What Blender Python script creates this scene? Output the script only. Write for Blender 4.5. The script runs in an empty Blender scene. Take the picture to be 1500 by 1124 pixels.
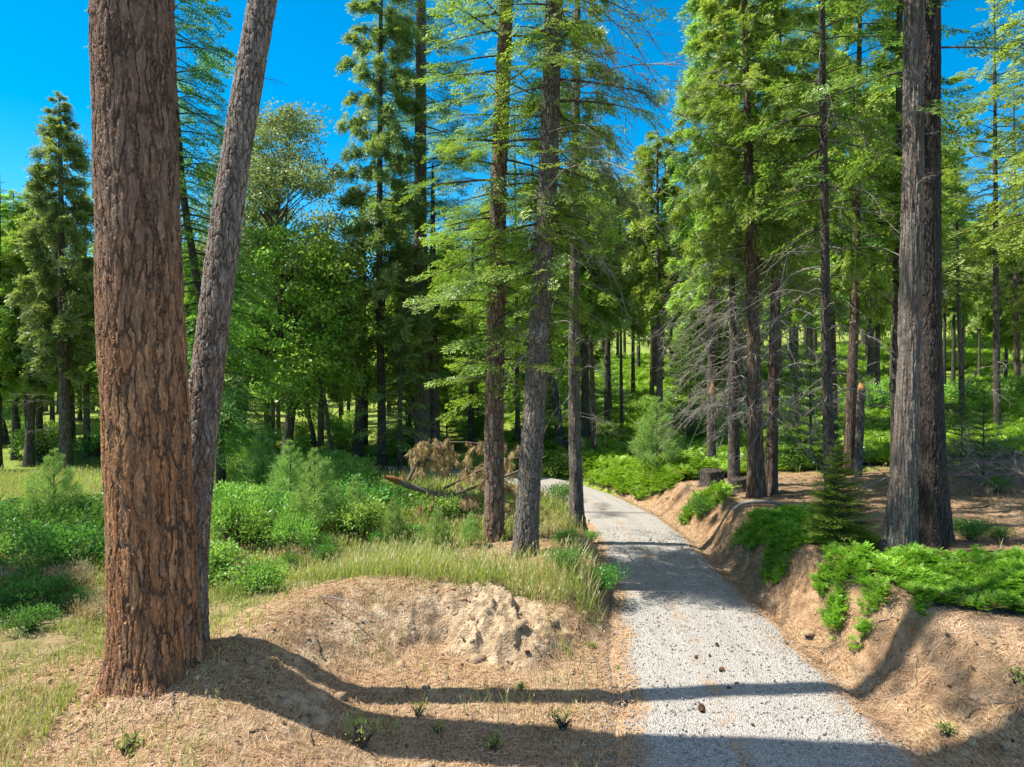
import bpy, math, random
import numpy as np
from mathutils import Matrix, Vector

# ---------------------------------------------------------------- camera, sky, sun, exposure
S = bpy.context.scene
C = S.collection
W0, H0, FPX, HOR = 1500.0, 1124.0, 1000.0, 540.0
CAMZ = 4.0
PITCH = math.atan((562.0 - HOR) / FPX)
cam = bpy.data.cameras.new('camera'); cam_o = bpy.data.objects.new('camera', cam); C.objects.link(cam_o)
cam.sensor_width = 36.0; cam.lens = 36.0 * FPX / W0; cam.clip_end = 3000; cam.clip_start = 0.05
cam_o.location = (0, 0, CAMZ); cam_o.rotation_euler = (math.pi / 2 - PITCH, 0, 0)
S.camera = cam_o

SUN_EL = math.radians(58); SUN_AZ = math.atan2(-1.0, 0.06)      # azimuth from +Y towards +X
wd = bpy.data.worlds.new('World'); S.world = wd; wd.use_nodes = True
nt = wd.node_tree; bg = nt.nodes['Background']
sky = nt.nodes.new('ShaderNodeTexSky'); sky.sky_type = 'NISHITA'; sky.sun_disc = False
sky.sun_elevation = SUN_EL; sky.sun_rotation = SUN_AZ
sky.air_density = 1.0; sky.dust_density = 0.0; sky.ozone_density = 2.5; sky.altitude = 1200
hs = nt.nodes.new('ShaderNodeHueSaturation'); hs.inputs['Saturation'].default_value = 1.5; hs.inputs['Hue'].default_value = 0.487
nt.links.new(sky.outputs[0], hs.inputs['Color'])
# unseen zenith paled and brightened as added fill light, deep blue lower down
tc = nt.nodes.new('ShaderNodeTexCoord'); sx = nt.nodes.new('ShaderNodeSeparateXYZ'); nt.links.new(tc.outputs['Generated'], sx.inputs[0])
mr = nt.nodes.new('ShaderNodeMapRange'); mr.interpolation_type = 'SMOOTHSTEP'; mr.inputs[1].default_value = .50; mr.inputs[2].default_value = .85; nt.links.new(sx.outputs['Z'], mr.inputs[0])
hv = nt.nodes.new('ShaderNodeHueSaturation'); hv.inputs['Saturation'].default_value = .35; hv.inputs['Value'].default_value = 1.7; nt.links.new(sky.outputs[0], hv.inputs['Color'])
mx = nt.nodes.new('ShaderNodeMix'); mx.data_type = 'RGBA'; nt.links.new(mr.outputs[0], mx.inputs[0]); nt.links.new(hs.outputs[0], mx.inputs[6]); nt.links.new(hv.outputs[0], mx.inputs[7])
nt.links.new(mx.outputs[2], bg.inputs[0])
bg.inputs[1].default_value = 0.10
sl = bpy.data.lights.new('sun', 'SUN'); sl.energy = 5.0; sl.angle = math.radians(0.5); sl.color = (1.0, 0.93, 0.80)
so = bpy.data.objects.new('sun', sl); C.objects.link(so)
sd = Vector((math.sin(SUN_AZ) * math.cos(SUN_EL), math.cos(SUN_AZ) * math.cos(SUN_EL), math.sin(SUN_EL)))
so.rotation_euler = sd.to_track_quat('Z', 'Y').to_euler(); so.location = (-20, 0, 40)
S.view_settings.view_transform = 'Standard'; S.view_settings.look = 'None'
S.view_settings.gamma = 1.0; S.view_settings.use_curve_mapping = False
S.view_settings.exposure = 1.2
S.render.engine = 'CYCLES'
S.cycles.max_bounces = 12; S.cycles.diffuse_bounces = 9; S.cycles.transmission_bounces = 9; S.cycles.glossy_bounces = 2
S.cycles.sample_clamp_indirect = 6.0

rng = np.random.default_rng(11); random.seed(11)

# ---------------------------------------------------------------- helpers: noise, camera rays, meshes
_tab = np.random.default_rng(3).random((8, 256, 256))
def vnoise(x, y, k=0):
    x = np.asarray(x, float); y = np.asarray(y, float)
    xi = np.floor(x).astype(int); yi = np.floor(y).astype(int); fx = x - xi; fy = y - yi
    fx = fx * fx * (3 - 2 * fx); fy = fy * fy * (3 - 2 * fy); t = _tab[k % 8]
    a = t[xi % 256, yi % 256]; b = t[(xi + 1) % 256, yi % 256]; c = t[xi % 256, (yi + 1) % 256]; d = t[(xi + 1) % 256, (yi + 1) % 256]
    return (a * (1 - fx) + b * fx) * (1 - fy) + (c * (1 - fx) + d * fx) * fy
def fbm(x, y, o=4, k=0):
    s = 0; a = .5; n = 0
    for i in range(o):
        s = s + a * vnoise(x * 2 ** i + 17.3 * i, y * 2 ** i + 5.1 * i, k + i); n += a; a *= .5
    return s / n
def sstep(a, b, x):
    t = np.clip((x - a) / (b - a), 0, 1); return t * t * (3 - 2 * t)
def ray(px, py):
    f = (px - W0 / 2) / FPX; u = -(py - H0 / 2) / FPX; c, s = math.cos(PITCH), math.sin(PITCH)
    return np.array([f, c + u * s, -s + u * c])
def at_depth(px, py, y):
    d = ray(px, py); t = y / d[1]; return np.array([0, 0, CAMZ]) + d * t
def unit(v):
    return v / np.maximum(np.linalg.norm(v, axis=-1, keepdims=True), 1e-9)

class Buf:
    """collects quads; build() links them as ONE mesh"""
    def __init__(s): s.V = []; s.Q = []; s.M = []; s.T = []; s.n = 0
    def quads(s, V4, tint=0.5, mat=0):
        n = len(V4)
        if n == 0: return
        s.V.append(V4.reshape(-1, 3)); s.Q.append(np.arange(n * 4).reshape(n, 4) + s.n); s.n += n * 4
        s.M.append(np.full(n, mat)); s.T.append(np.broadcast_to(np.asarray(tint, float), (n,)))
    def grid(s, V, nu, nv, closed, mat=0, tint=.5):
        """V: (nv*nu,3) rows of nu"""
        i = np.arange(nu if closed else nu - 1); j = np.arange(nv - 1)
        I, J = np.meshgrid(i, j); I = I.ravel(); J = J.ravel(); I2 = (I + 1) % nu
        q = np.stack([J * nu + I, J * nu + I2, (J + 1) * nu + I2, (J + 1) * nu + I], 1) + s.n
        s.V.append(V); s.Q.append(q); s.n += len(V); s.M.append(np.full(len(q), mat)); s.T.append(np.full(len(q), float(tint)))
    def tube(s, P, R, nseg=6, mat=0, tint=.5):
        P = np.asarray(P, float); R = np.asarray(R, float); n = len(P)
        T = unit(np.gradient(P, axis=0)); up = np.array([0, 0, 1.0]) if abs(T[:, 2]).mean() < .8 else np.array([1.0, 0, 0])
        A = unit(np.cross(np.broadcast_to(up, T.shape), T)); B = np.cross(T, A)
        th = np.arange(nseg) / nseg * 2 * math.pi
        V = P[:, None, :] + R[:, None, None] * (np.cos(th)[None, :, None] * A[:, None, :] + np.sin(th)[None, :, None] * B[:, None, :])
        s.grid(V.reshape(-1, 3), nseg, n, True, mat, tint)
    def mesh(s, name, mats, smooth=True):
        V = np.concatenate(s.V); Q = np.concatenate(s.Q); M = np.concatenate(s.M); T = np.concatenate(s.T)
        me = bpy.data.meshes.new(name); n = len(Q)
        me.vertices.add(len(V)); me.vertices.foreach_set('co', V.astype(np.float32).ravel())
        me.loops.add(n * 4); me.loops.foreach_set('vertex_index', Q.astype(np.int32).ravel())
        me.polygons.add(n); me.polygons.foreach_set('loop_start', (np.arange(n) * 4).astype(np.int32))
        me.polygons.foreach_set('material_index', M.astype(np.int32))
        me.polygons.foreach_set('use_smooth', np.full(n, smooth))
        a = me.attributes.new('tint', 'FLOAT', 'FACE'); a.data.foreach_set('value', T.astype(np.float32))
        for m in mats: me.materials.append(m)
        me.update(calc_edges=True); return me

def link(name, me, parent=None, loc=(0, 0, 0), rot=(0, 0, 0), sc=1.0):
    o = bpy.data.objects.new(name, me); C.objects.link(o); o.parent = parent
    o.location = loc; o.rotation_euler = rot; o.scale = (sc, sc, sc) if np.isscalar(sc) else sc
    return o
def tag(o, label=None, cat=None, group=None, kind=None):
    if label: o['label'] = label
    if cat: o['category'] = cat
    if group: o['group'] = group
    if kind: o['kind'] = kind
    return o
def root(name, loc, label, cat, group=None, rotz=0, sc=1.0):
    o = bpy.data.objects.new(name, None); C.objects.link(o); o.location = [float(v) for v in loc]; o.rotation_euler = (0, 0, rotz)
    o.scale = (sc, sc, sc) if np.isscalar(sc) else sc; o.empty_display_size = .2
    return tag(o, label, cat, group)
def copy_tree(r, loc, rotz, sc, label=None, group=None):
    c = r.copy(); C.objects.link(c); c.location = [float(v) for v in loc]; c.rotation_euler = (0, 0, rotz); c.scale = (sc, sc, sc) if np.isscalar(sc) else sc
    if label: c['label'] = label
    if group: c['group'] = group
    for ch in list(r.children):
        d = ch.copy(); C.objects.link(d); d.parent = c
    return c

# ---------------------------------------------------------------- materials
class NT:
    def __init__(s, name):
        s.m = bpy.data.materials.new(name); s.m.use_nodes = True; s.t = s.m.node_tree
        for n in list(s.t.nodes): s.t.nodes.remove(n)
        s.out = s.n('ShaderNodeOutputMaterial')
    def n(s, ty, **kw):
        x = s.t.nodes.new(ty)
        for k, v in kw.items(): setattr(x, k, v)
        return x
    def set(s, sock, v):
        if isinstance(v, bpy.types.NodeSocket): s.t.links.new(v, sock)
        elif isinstance(v, (tuple, list)) and len(v) == 3 and sock.type == 'RGBA': sock.default_value = (*v, 1)
        else: sock.default_value = v
    def noise(s, vec, scale, detail=4, rough=.55, dist=0.0):
        x = s.n('ShaderNodeTexNoise'); s.set(x.inputs['Vector'], vec); x.inputs['Scale'].default_value = scale
        x.inputs['Detail'].default_value = detail; x.inputs['Roughness'].default_value = rough; x.inputs['Distortion'].default_value = dist; return x
    def vor(s, vec, scale, feat='F1', rnd=1.0):
        x = s.n('ShaderNodeTexVoronoi', feature=feat); s.set(x.inputs['Vector'], vec); x.inputs['Scale'].default_value = scale
        x.inputs['Randomness'].default_value = rnd; return x
    def math(s, op, a, b=0.0, c=0.0):
        x = s.n('ShaderNodeMath', operation=op)
        for i, v in enumerate((a, b, c)): s.set(x.inputs[i], v)
        return x.outputs[0]
    def vmath(s, op, a, b):
        x = s.n('ShaderNodeVectorMath', operation=op); s.set(x.inputs[0], a); s.set(x.inputs[1], b); return x.outputs[0]
    def mix(s, f, a, b, blend='MIX'):
        x = s.n('ShaderNodeMix', data_type='RGBA', blend_type=blend); s.set(x.inputs[0], f); s.set(x.inputs[6], a); s.set(x.inputs[7], b); return x.outputs[2]
    def ss(s, x, a, b):
        m = s.n('ShaderNodeMapRange', interpolation_type='SMOOTHSTEP'); s.set(m.inputs[0], x); s.set(m.inputs[1], a); s.set(m.inputs[2], b); return m.outputs[0]
    def attr(s, nm): return s.n('ShaderNodeAttribute', attribute_name=nm)
    def obj(s): return s.n('ShaderNodeTexCoord').outputs['Object']
    def scale(s, v, sc):
        x = s.n('ShaderNodeMapping'); s.set(x.inputs[0], v); x.inputs['Scale'].default_value = sc; return x.outputs[0]
    def bsdf(s, col, rough=.85, height=None, dist=.02, strength=1.0, spec=.25):
        p = s.n('ShaderNodeBsdfPrincipled'); s.set(p.inputs['Base Color'], col); s.set(p.inputs['Roughness'], rough); p.inputs['Specular IOR Level'].default_value = spec
        if height is not None:
            b = s.n('ShaderNodeBump'); b.inputs['Distance'].default_value = dist; b.inputs['Strength'].default_value = strength
            s.set(b.inputs['Height'], height); s.t.links.new(b.outputs[0], p.inputs['Normal'])
        s.t.links.new(p.outputs[0], s.out.inputs[0]); return p
    def disp(s, h, scale, mid=0.0, method='BOTH'):
        d = s.n('ShaderNodeDisplacement'); s.set(d.inputs['Height'], h); d.inputs['Scale'].default_value = scale; d.inputs['Midlevel'].default_value = mid
        s.t.links.new(d.outputs[0], s.out.inputs['Displacement']); s.m.displacement_method = method

def leaf_mat(name, dark, light, trans=.42, gloss=.022, hue=.03):
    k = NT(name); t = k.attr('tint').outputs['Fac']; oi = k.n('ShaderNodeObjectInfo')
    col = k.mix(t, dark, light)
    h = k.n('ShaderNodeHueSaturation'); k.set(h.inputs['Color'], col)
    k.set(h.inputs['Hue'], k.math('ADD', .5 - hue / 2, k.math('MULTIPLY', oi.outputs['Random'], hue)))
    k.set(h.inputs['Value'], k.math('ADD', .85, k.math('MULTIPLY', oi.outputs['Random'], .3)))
    d = k.n('ShaderNodeBsdfDiffuse'); k.set(d.inputs[0], h.outputs[0])
    tr = k.n('ShaderNodeBsdfTranslucent'); k.set(tr.inputs[0], k.mix(1.0, h.outputs[0], (1.0, 1.0, .55), 'MULTIPLY'))
    m = k.n('ShaderNodeMixShader'); m.inputs[0].default_value = trans; k.t.links.new(d.outputs[0], m.inputs[1]); k.t.links.new(tr.outputs[0], m.inputs[2])
    g = k.n('ShaderNodeBsdfGlossy'); g.inputs['Roughness'].default_value = .38; k.set(g.inputs[0], (.9, .95, 1.0))
    m2 = k.n('ShaderNodeMixShader'); m2.inputs[0].default_value = gloss; k.t.links.new(m.outputs[0], m2.inputs[1]); k.t.links.new(g.outputs[0], m2.inputs[2])
    k.t.links.new(m2.outputs[0], k.out.inputs[0]); return k.m

FIR = leaf_mat('fir_needle', (.085, .175, .034), (.34, .50, .085), trans=.48)
FIRD = leaf_mat('dark_fir_needle', (.065, .145, .034), (.25, .42, .08), trans=.48)
FIRG = leaf_mat('grey_green_needle', (.105, .18, .060), (.36, .46, .16), trans=.5)
CEDAR = leaf_mat('cedar_spray', (.12, .225, .038), (.45, .62, .13), trans=.5)
PINE = leaf_mat('pine_needle', (.10, .18, .055), (.33, .47, .15), trans=.4)
SAPL = leaf_mat('sapling_pine_needle', (.12, .23, .055), (.38, .56, .16), trans=.4, gloss=.015)
OAK = leaf_mat('oak_leaf', (.11, .23, .030), (.36, .55, .10), trans=.5, gloss=.015)
OAKG = leaf_mat('grey_oak_leaf', (.15, .21, .085), (.36, .43, .20), trans=.4, gloss=.015)
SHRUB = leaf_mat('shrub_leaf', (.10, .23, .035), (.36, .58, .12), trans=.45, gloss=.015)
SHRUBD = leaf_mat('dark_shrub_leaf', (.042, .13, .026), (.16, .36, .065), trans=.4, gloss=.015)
MIS = leaf_mat('mat_shrub_leaf', (.075, .18, .014), (.33, .53, .055), trans=.42, gloss=.015)
GRASS = leaf_mat('grass_blade', (.16, .24, .045), (.50, .52, .18), trans=.45, gloss=.015)
DRYG = leaf_mat('dry_grass', (.34, .25, .13), (.66, .55, .35), trans=.3, gloss=.015)
BROWN = leaf_mat('dead_brown_needle', (.26, .175, .095), (.52, .39, .24), trans=.4, gloss=.015)
LITTER = leaf_mat('litter_needle', (.31, .185, .095), (.70, .52, .32), trans=.15, gloss=.015)

def bark(name, plate_a, plate_b, fissure, hs=(8, 8, 2.2), depth=.03, flake=1.0, grey=None, zfade=None, warp=.12, real=False, edge=.16, gthr=.62):
    k = NT(name); o = k.obj(); oi = k.n('ShaderNodeObjectInfo')
    rv = k.n('ShaderNodeCombineXYZ'); k.set(rv.inputs[0], k.math('MULTIPLY', oi.outputs['Random'], 37.0)); k.set(rv.inputs[2], k.math('MULTIPLY', oi.outputs['Random'], 19.0))
    o2 = k.vmath('ADD', o, rv.outputs[0])
    wn = k.noise(k.scale(o2, (1, 1, .5)), 5.0, 3); wv = k.vmath('SUBTRACT', wn.outputs['Color'], (.5, .5, .5))
    v = k.vmath('ADD', o2, k.vmath('MULTIPLY', wv, (warp, warp, warp)))
    wn2 = k.noise(k.scale(o2, (1, 1, .6)), 22.0, 3); v = k.vmath('ADD', v, k.vmath('MULTIPLY', k.vmath('SUBTRACT', wn2.outputs['Color'], (.5, .5, .5)), (warp * .35, warp * .35, warp * .6)))
    sv = k.scale(v, hs)
    e = k.vor(sv, 1.0, 'DISTANCE_TO_EDGE').outputs['Distance']; f1 = k.vor(sv, 1.0, 'F1')
    e2 = k.vor(k.scale(v, (hs[0] * 2.3, hs[1] * 2.3, hs[2] * 2.6)), 1.0, 'DISTANCE_TO_EDGE').outputs['Distance']
    fine = k.noise(k.scale(o2, (1, 1, .35)), 60.0, 5, .65).outputs['Fac']
    mid = k.noise(k.scale(o2, (1, 1, .4)), 14.0, 4, .6).outputs['Fac']
    big = k.noise(o2, 1.3, 3).outputs['Fac']
    fade = k.ss(k.noise(k.scale(o2, (1, 1, .5)), 6.0, 2).outputs['Fac'], .30, .55)
    fis = k.math('SUBTRACT', 1.0, k.math('MULTIPLY', k.math('SUBTRACT', 1.0, k.ss(k.math('ADD', e, k.math('MULTIPLY', k.math('SUBTRACT', fine, .5), .10)), .01, edge)), k.math('ADD', .35, k.math('MULTIPLY', fade, .65)))); fis2 = k.ss(e2, .0, .16)
    sep = k.n('ShaderNodeSeparateColor'); k.set(sep.inputs[0], f1.outputs['Color'])
    pc = k.mix(k.math('ADD', k.math('MULTIPLY', sep.outputs[0], .6), k.math('MULTIPLY', mid, .5)), plate_a, plate_b)
    if grey:
        f = k.ss(k.math('ADD', mid, k.math('MULTIPLY', fine, .45)), gthr, gthr + .24)
        if zfade:
            z = k.n('ShaderNodeSeparateXYZ'); k.set(z.inputs[0], o)
            f = k.math('MAXIMUM', f, k.math('MULTIPLY', k.ss(k.math('ADD', z.outputs[2], k.math('MULTIPLY', k.math('SUBTRACT', mid, .5), 3.0)), zfade[0], zfade[1]), zfade[2]))
        pc = k.mix(f, pc, grey)
    fur = k.ss(k.noise(k.scale(v, (1.0, 1.0, .085)), hs[0] * 1.7, 3, .6).outputs['Fac'], .47, .60)
    pc = k.mix(k.math('MULTIPLY', k.math('SUBTRACT', 1.0, fur), .42), pc, fissure)
    pc = k.mix(k.ss(fine, .30, .70), k.mix(.45, pc, fissure), pc)
    c = k.mix(fis, fissure, pc); c = k.mix(k.math('MULTIPLY', k.math('SUBTRACT', 1.0, fis2), .45), c, fissure)
    h = k.math('ADD', k.math('ADD', k.math('MULTIPLY', fis, .62), k.math('ADD', k.math('MULTIPLY', fis2, .22), k.math('MULTIPLY', fur, .22))), k.math('ADD', k.math('MULTIPLY', fine, .22 * flake), k.math('MULTIPLY', mid, .28)))
    if real:
        k.bsdf(c, .9, spec=.15); k.disp(h, depth, .8)
    else: k.bsdf(c, .9, h, depth, 1.0, spec=.15)
    return k.m
PONDER = bark('ponderosa_bark', (.54, .205, .075), (.58, .33, .17), (.070, .046, .035), (12.0, 12.0, 1.7), .026, grey=(.25, .19, .17), zfade=(2.2, 5.6, .72), real=True, edge=.13, warp=.14, gthr=.76)
PONDER2 = bark('leaning_pine_bark', (.34, .17, .09), (.38, .29, .22), (.075, .058, .050), (15, 15, 3.4), .020, grey=(.42, .38, .35), zfade=(2.2, 5.0, .75), real=True, edge=.14, warp=.14)
PLATE = bark('red_plate_bark', (.34, .17, .09), (.42, .30, .20), (.07, .045, .035), (10, 10, 2.6), .03, grey=(.40, .34, .29), real=True)
GREYB = bark('grey_furrowed_bark', (.23, .19, .155), (.33, .285, .235), (.065, .054, .045), (20, 20, 4.5), .022, grey=(.33, .30, .27), real=True)
CEDB = bark('cedar_bark', (.25, .205, .168), (.345, .30, .258), (.075, .060, .050), (22, 22, 1.1), .026, grey=(.40, .36, .32), warp=.06, real=True, edge=.3)
CEDR = bark('red_cedar_bark', (.27, .150, .095), (.34, .22, .15), (.075, .048, .036), (22, 22, 1.2), .030, grey=(.36, .30, .25), warp=.06, edge=.3)
DARKB = bark('dark_bark', (.125, .104, .086), (.195, .168, .142), (.042, .036, .031), (18, 18, 4.0), .02)
DARKC = bark('dark_cedar_bark', (.085, .070, .060), (.14, .118, .102), (.032, .027, .024), (20, 20, 2.5), .024, real=True)
MIDB = bark('brown_bark', (.16, .12, .09), (.25, .20, .155), (.05, .04, .033), (18, 18, 3.5), .02, grey=(.28, .25, .22))
DEADW = bark('bleached_dead_wood', (.36, .33, .30), (.50, .465, .425), (.17, .15, .13), (40, 40, 10), .006)
TWIG = bark('twig_bark', (.13, .10, .075), (.19, .15, .115), (.06, .05, .04), (40, 40, 10), .004)
TORNW = bark('weathered_torn_wood', (.42, .17, .055), (.50, .26, .10), (.20, .08, .03), (60, 60, 8), .008)
LIMBB = bark('fallen_limb_bark', (.26, .205, .16), (.36, .30, .245), (.11, .085, .068), (40, 40, 10), .006)
RAWW = bark('raw_torn_wood', (.72, .33, .10), (.82, .50, .22), (.45, .20, .07), (60, 60, 8), .008)
CONEM = bark('cone_scale', (.30, .16, .085), (.42, .25, .14), (.11, .06, .035), (120, 120, 120), .004)
ROCKM = bark('grey_stone', (.27, .24, .21), (.38, .35, .31), (.16, .14, .12), (20, 20, 20), .006)

# ---------------------------------------------------------------- terrain
def smooth_line(P, n):
    P = np.asarray(P, float); t = np.arange(len(P)); tt = np.linspace(0, len(P) - 1, n); out = np.zeros((n, P.shape[1]))
    i = np.clip(np.floor(tt).astype(int), 0, len(P) - 2); f = (tt - i)[:, None]
    p0 = P[np.maximum(i - 1, 0)]; p1 = P[i]; p2 = P[i + 1]; p3 = P[np.minimum(i + 2, len(P) - 1)]
    return .5 * (2 * p1 + (p2 - p0) * f + (2 * p0 - 5 * p1 + 4 * p2 - p3) * f ** 2 + (3 * p1 - p0 - 3 * p2 + p3) * f ** 3)
def line_dist(x, y, L):
    """signed distance to polyline L (x,y,...): positive to the right; interpolated extra columns"""
    best = np.full(x.shape, 1e9); sg = np.zeros(x.shape); ex = [np.zeros(x.shape) for _ in range(L.shape[1] - 2)]
    for a, b in zip(L[:-1], L[1:]):
        d = b[:2] - a[:2]; l2 = d @ d
        t = np.clip(((x - a[0]) * d[0] + (y - a[1]) * d[1]) / l2, 0, 1)
        qx = x - a[0] - t * d[0]; qy = y - a[1] - t * d[1]; r = qx * qx + qy * qy
        m = r < best; best = np.where(m, r, best)
        sg = np.where(m, np.sign(qx * d[1] - qy * d[0]), sg)
        for k in range(len(ex)): ex[k] = np.where(m, a[2 + k] + t * (b[2 + k] - a[2 + k]), ex[k])
    return np.sqrt(best) * sg, ex
#                x, y, half width
ROAD = smooth_line([(2.45, -14, 1.6), (2.5, -4, 1.6), (2.52, 5, 1.58), (2.60, 7, 1.5), (2.70, 9, 1.38), (2.85, 11, 1.25), (2.95, 14, 1.12), (2.95, 17, 1.08), (2.65, 19.5, 1.05),
                    (1.9, 22, 1.05), (.6, 24.2, 1.1), (-2, 25.9, 1.2), (-6, 26.9, 1.3), (-12, 27.5, 1.4), (-20, 27.6, 1.4), (-34, 26, 1.5), (-60, 22, 1.6)], 90)
#                x, y, crest height, inner slope width, berm
RIM = smooth_line([(-2.0, -14, .3, 1.8), (-2.1, 2, .40, 1.8), (-2.45, 5.2, .50, 1.7), (-2.75, 6.6, .62, 1.5), (-2.95, 7.7, .78, 1.25), (-2.95, 8.8, .82, 1.2), (-2.45, 9.9, .84, 1.6), (-1.5, 10.2, .82, 1.2),
                   (-.7, 9.95, .72, .62), (.05, 9.35, .50, .55), (.50, 9.8, .42, .7), (.90, 10.9, .58, .8), (1.12, 11.6, .74, .8), (1.15, 13.2, .66, .85), (1.32, 15.2, .48, .8), (1.2, 18, .34, .8), (.7, 20.5, .25, .8),
                   (-.8, 22.9, .2, .8), (-4, 24.6, .15, .8), (-12, 25.4, .1, .8), (-34, 24, .1, .8), (-60, 20, .1, .8)], 80)
def hgt(x, y, full=False, fine=True):
    x = np.asarray(x, float); y = np.asarray(y, float)
    d, (hw,) = line_dist(x, y, ROAD); sr, (cr, wi) = line_dist(x, y, RIM)
    n1 = fbm(x * .8, y * .8, 4, 1); n2 = fbm(x * 3, y * 3, 4, 2)
    # right of the road: ditch, cut bank, shelf, hillside
    s = d - hw
    Hb = np.interp(y, [4, 7, 9, 14, 18, 22, 26, 40], [.75, .85, 1.0, 1.0, .85, .6, .45, .3])
    Hb = np.where(x < 1, np.minimum(Hb, .45), Hb)
    wb = np.interp(y, [6, 7.6, 9.0, 12, 22], [2.0, 1.7, .85, .7, .9]) * (.75 + .6 * n1)
    ridge = np.abs(n2 - .5) * 2; ridge2 = np.abs(fbm(x * 5.5 + 3, y * 5.5, 4, 5) - .5) * 2
    sb = s + (n1 - .5) * .5 + (ridge - .4) * .16
    p = sstep(.18, .18 + wb, sb)
    right = -.09 * np.exp(-((s - .22) / .16) ** 2) + Hb * p + sstep(-.35, .12, x / np.maximum(y, 12)) * (.055 * np.maximum(s - 1.2, 0) + .02 * np.maximum(s - 9, 0) + .02 * np.maximum(y - 18, 0) * sstep(.5, 5, s)) + (n1 - .5) * .22 * sstep(.6, 2, s)
    right += (-(ridge * .14) + (ridge2 - .4) * .13) * p * (1 - p) * 4 + (n2 - .5) * .06 * sstep(.3, 1, s)
    # left: pull-out floor, rim with eroded face, plateau
    t = np.maximum(-d - hw, 0)
    floor = .01 + .055 * np.minimum(t, 6) + (n1 - .5) * .08 * sstep(.2, 1.2, t)
    plate = np.interp(y, [6, 10, 14, 20, 30], [.42, .50, .50, .2, .05]) + (n1 - .5) * .25
    face = np.exp(-(((x + .15) / .85) ** 2 + ((y - 9.75) / .9) ** 2))
    srn = sr + (n1 - .5) * .35 + (ridge - .35) * (.12 + .25 * face) + (ridge2 - .35) * (.03 + .22 * face)
    ip = 1 - sstep(-.12, wi, srn)
    crest = plate + (cr - plate) * np.exp(-(np.minimum(srn, 0) / 1.15) ** 2)
    left = floor + (np.maximum(crest, floor) - floor) * ip
    left += (n2 - .5) * .16 * face + (ridge2 - .4) * .14 * face + (n2 - .5) * .05 * np.exp(-(sr / 1.2) ** 2)
    left += .13 * np.exp(-(np.maximum(np.hypot(x + 3.72, y - 7.3) - .42, 0) / .30) ** 2) * (.6 + .8 * n2)
    z = np.where(s > 0, right, np.where(d < -hw, left, 0.0))
    on = sstep(.12, -.1, np.abs(d) - hw)
    z = z * (1 - on) + on * (-.02 + .02 * np.cos(d * 2))
    far = np.hypot(x, y)
    z = z + 26 * sstep(85, 240, far) + (fbm(x * .06, y * .06, 3, 5) - .5) * 1.2 * sstep(28, 60, far)
    if fine: z = z + (fbm(x * 9, y * 9, 3, 3) - .5) * np.where(d < -hw, .04 + .12 * face, .045) * (1 - on) * sstep(40, 20, far)
    if not full: return z
    bankf = np.where(s > 0, 4 * p * (1 - p) * (Hb > .3), 0) ; rimf = np.where(s > 0, 0, 4 * ip * (1 - ip) * sstep(.35, .8, cr))
    return z, dict(d=d, hw=hw, s=s, sr=sr, t=t, p=p, ip=ip, bank=bankf, rim=rimf, on=on, face=face, n1=n1)
def G(px, py):
    """ground point seen at a pixel of the photograph"""
    d = ray(px, py); t = np.concatenate([np.arange(3, 40, .02), np.arange(40, 300, .5)]); P = d[None] * t[:, None]
    h = hgt(P[:, 0], P[:, 1], fine=False); k = np.argmax(CAMZ + P[:, 2] < h)
    if not (CAMZ + P[k, 2] < h[k]): k = len(t) - 1
    return np.array([P[k, 0], P[k, 1], h[k]])

ys = np.concatenate([np.linspace(-12, 4.5, 30)[:-1], np.linspace(4.5, 14, 330)[:-1], np.linspace(14, 24, 170)[:-1], np.geomspace(24, 330, 170)])
us = np.linspace(-1, 1, 760); us = np.sign(us) * (.45 * np.abs(us) + .55 * np.abs(us) ** 2.2)
X = us[None, :] * (12 + 1.05 * np.maximum(ys, 0))[:, None]; Y = np.broadcast_to(ys[:, None], X.shape)
Z, mk = hgt(X.ravel(), Y.ravel(), True); 
b = Buf(); b.grid(np.stack([X.ravel(), Y.ravel(), Z], 1), len(us), len(ys), False)

def straw_mask(x, y, m):
    """1 where needles and straw lie, 0 where it is green"""
    n = fbm(x * .5, y * .5, 4, 6)
    left = (m['s'] < 0)
    f_l = np.where(m['sr'] > -.25, 1.0, sstep(-1.2, -.2, m['sr'] + (n - .5) * 1.2)) * sstep(19, 15, y)
    f_l = np.maximum(f_l, sstep(1.9, 1.0, np.hypot((x + 3.75) / 1.9, (y - 6.5) / 1.5)))
    f_l = np.maximum(f_l, sstep(1.3, .7, np.hypot((x - .1) / 1.3, (y - 12.4) / 1.1)))
    f_r = sstep(24, 17, y + (n - .5) * 10 - np.maximum(x - 8, 0) * .25)
    return np.where(left, f_l, f_r)
st = straw_mask(X.ravel(), Y.ravel(), mk)
def vattr(me, nm, v):
    a = me.attributes.new(nm, 'FLOAT', 'POINT'); a.data.foreach_set('value', np.asarray(v, np.float32))
k = NT('forest_soil'); o = k.obj()
dirt = k.attr('dirt').outputs['Fac']; straw = k.attr('straw').outputs['Fac']
n_big = k.noise(o, .9, 4).outputs['Fac']; n_mid = k.noise(o, 5, 5, .6).outputs['Fac']; n_fine = k.noise(o, 38, 4, .65).outputs['Fac']
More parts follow.
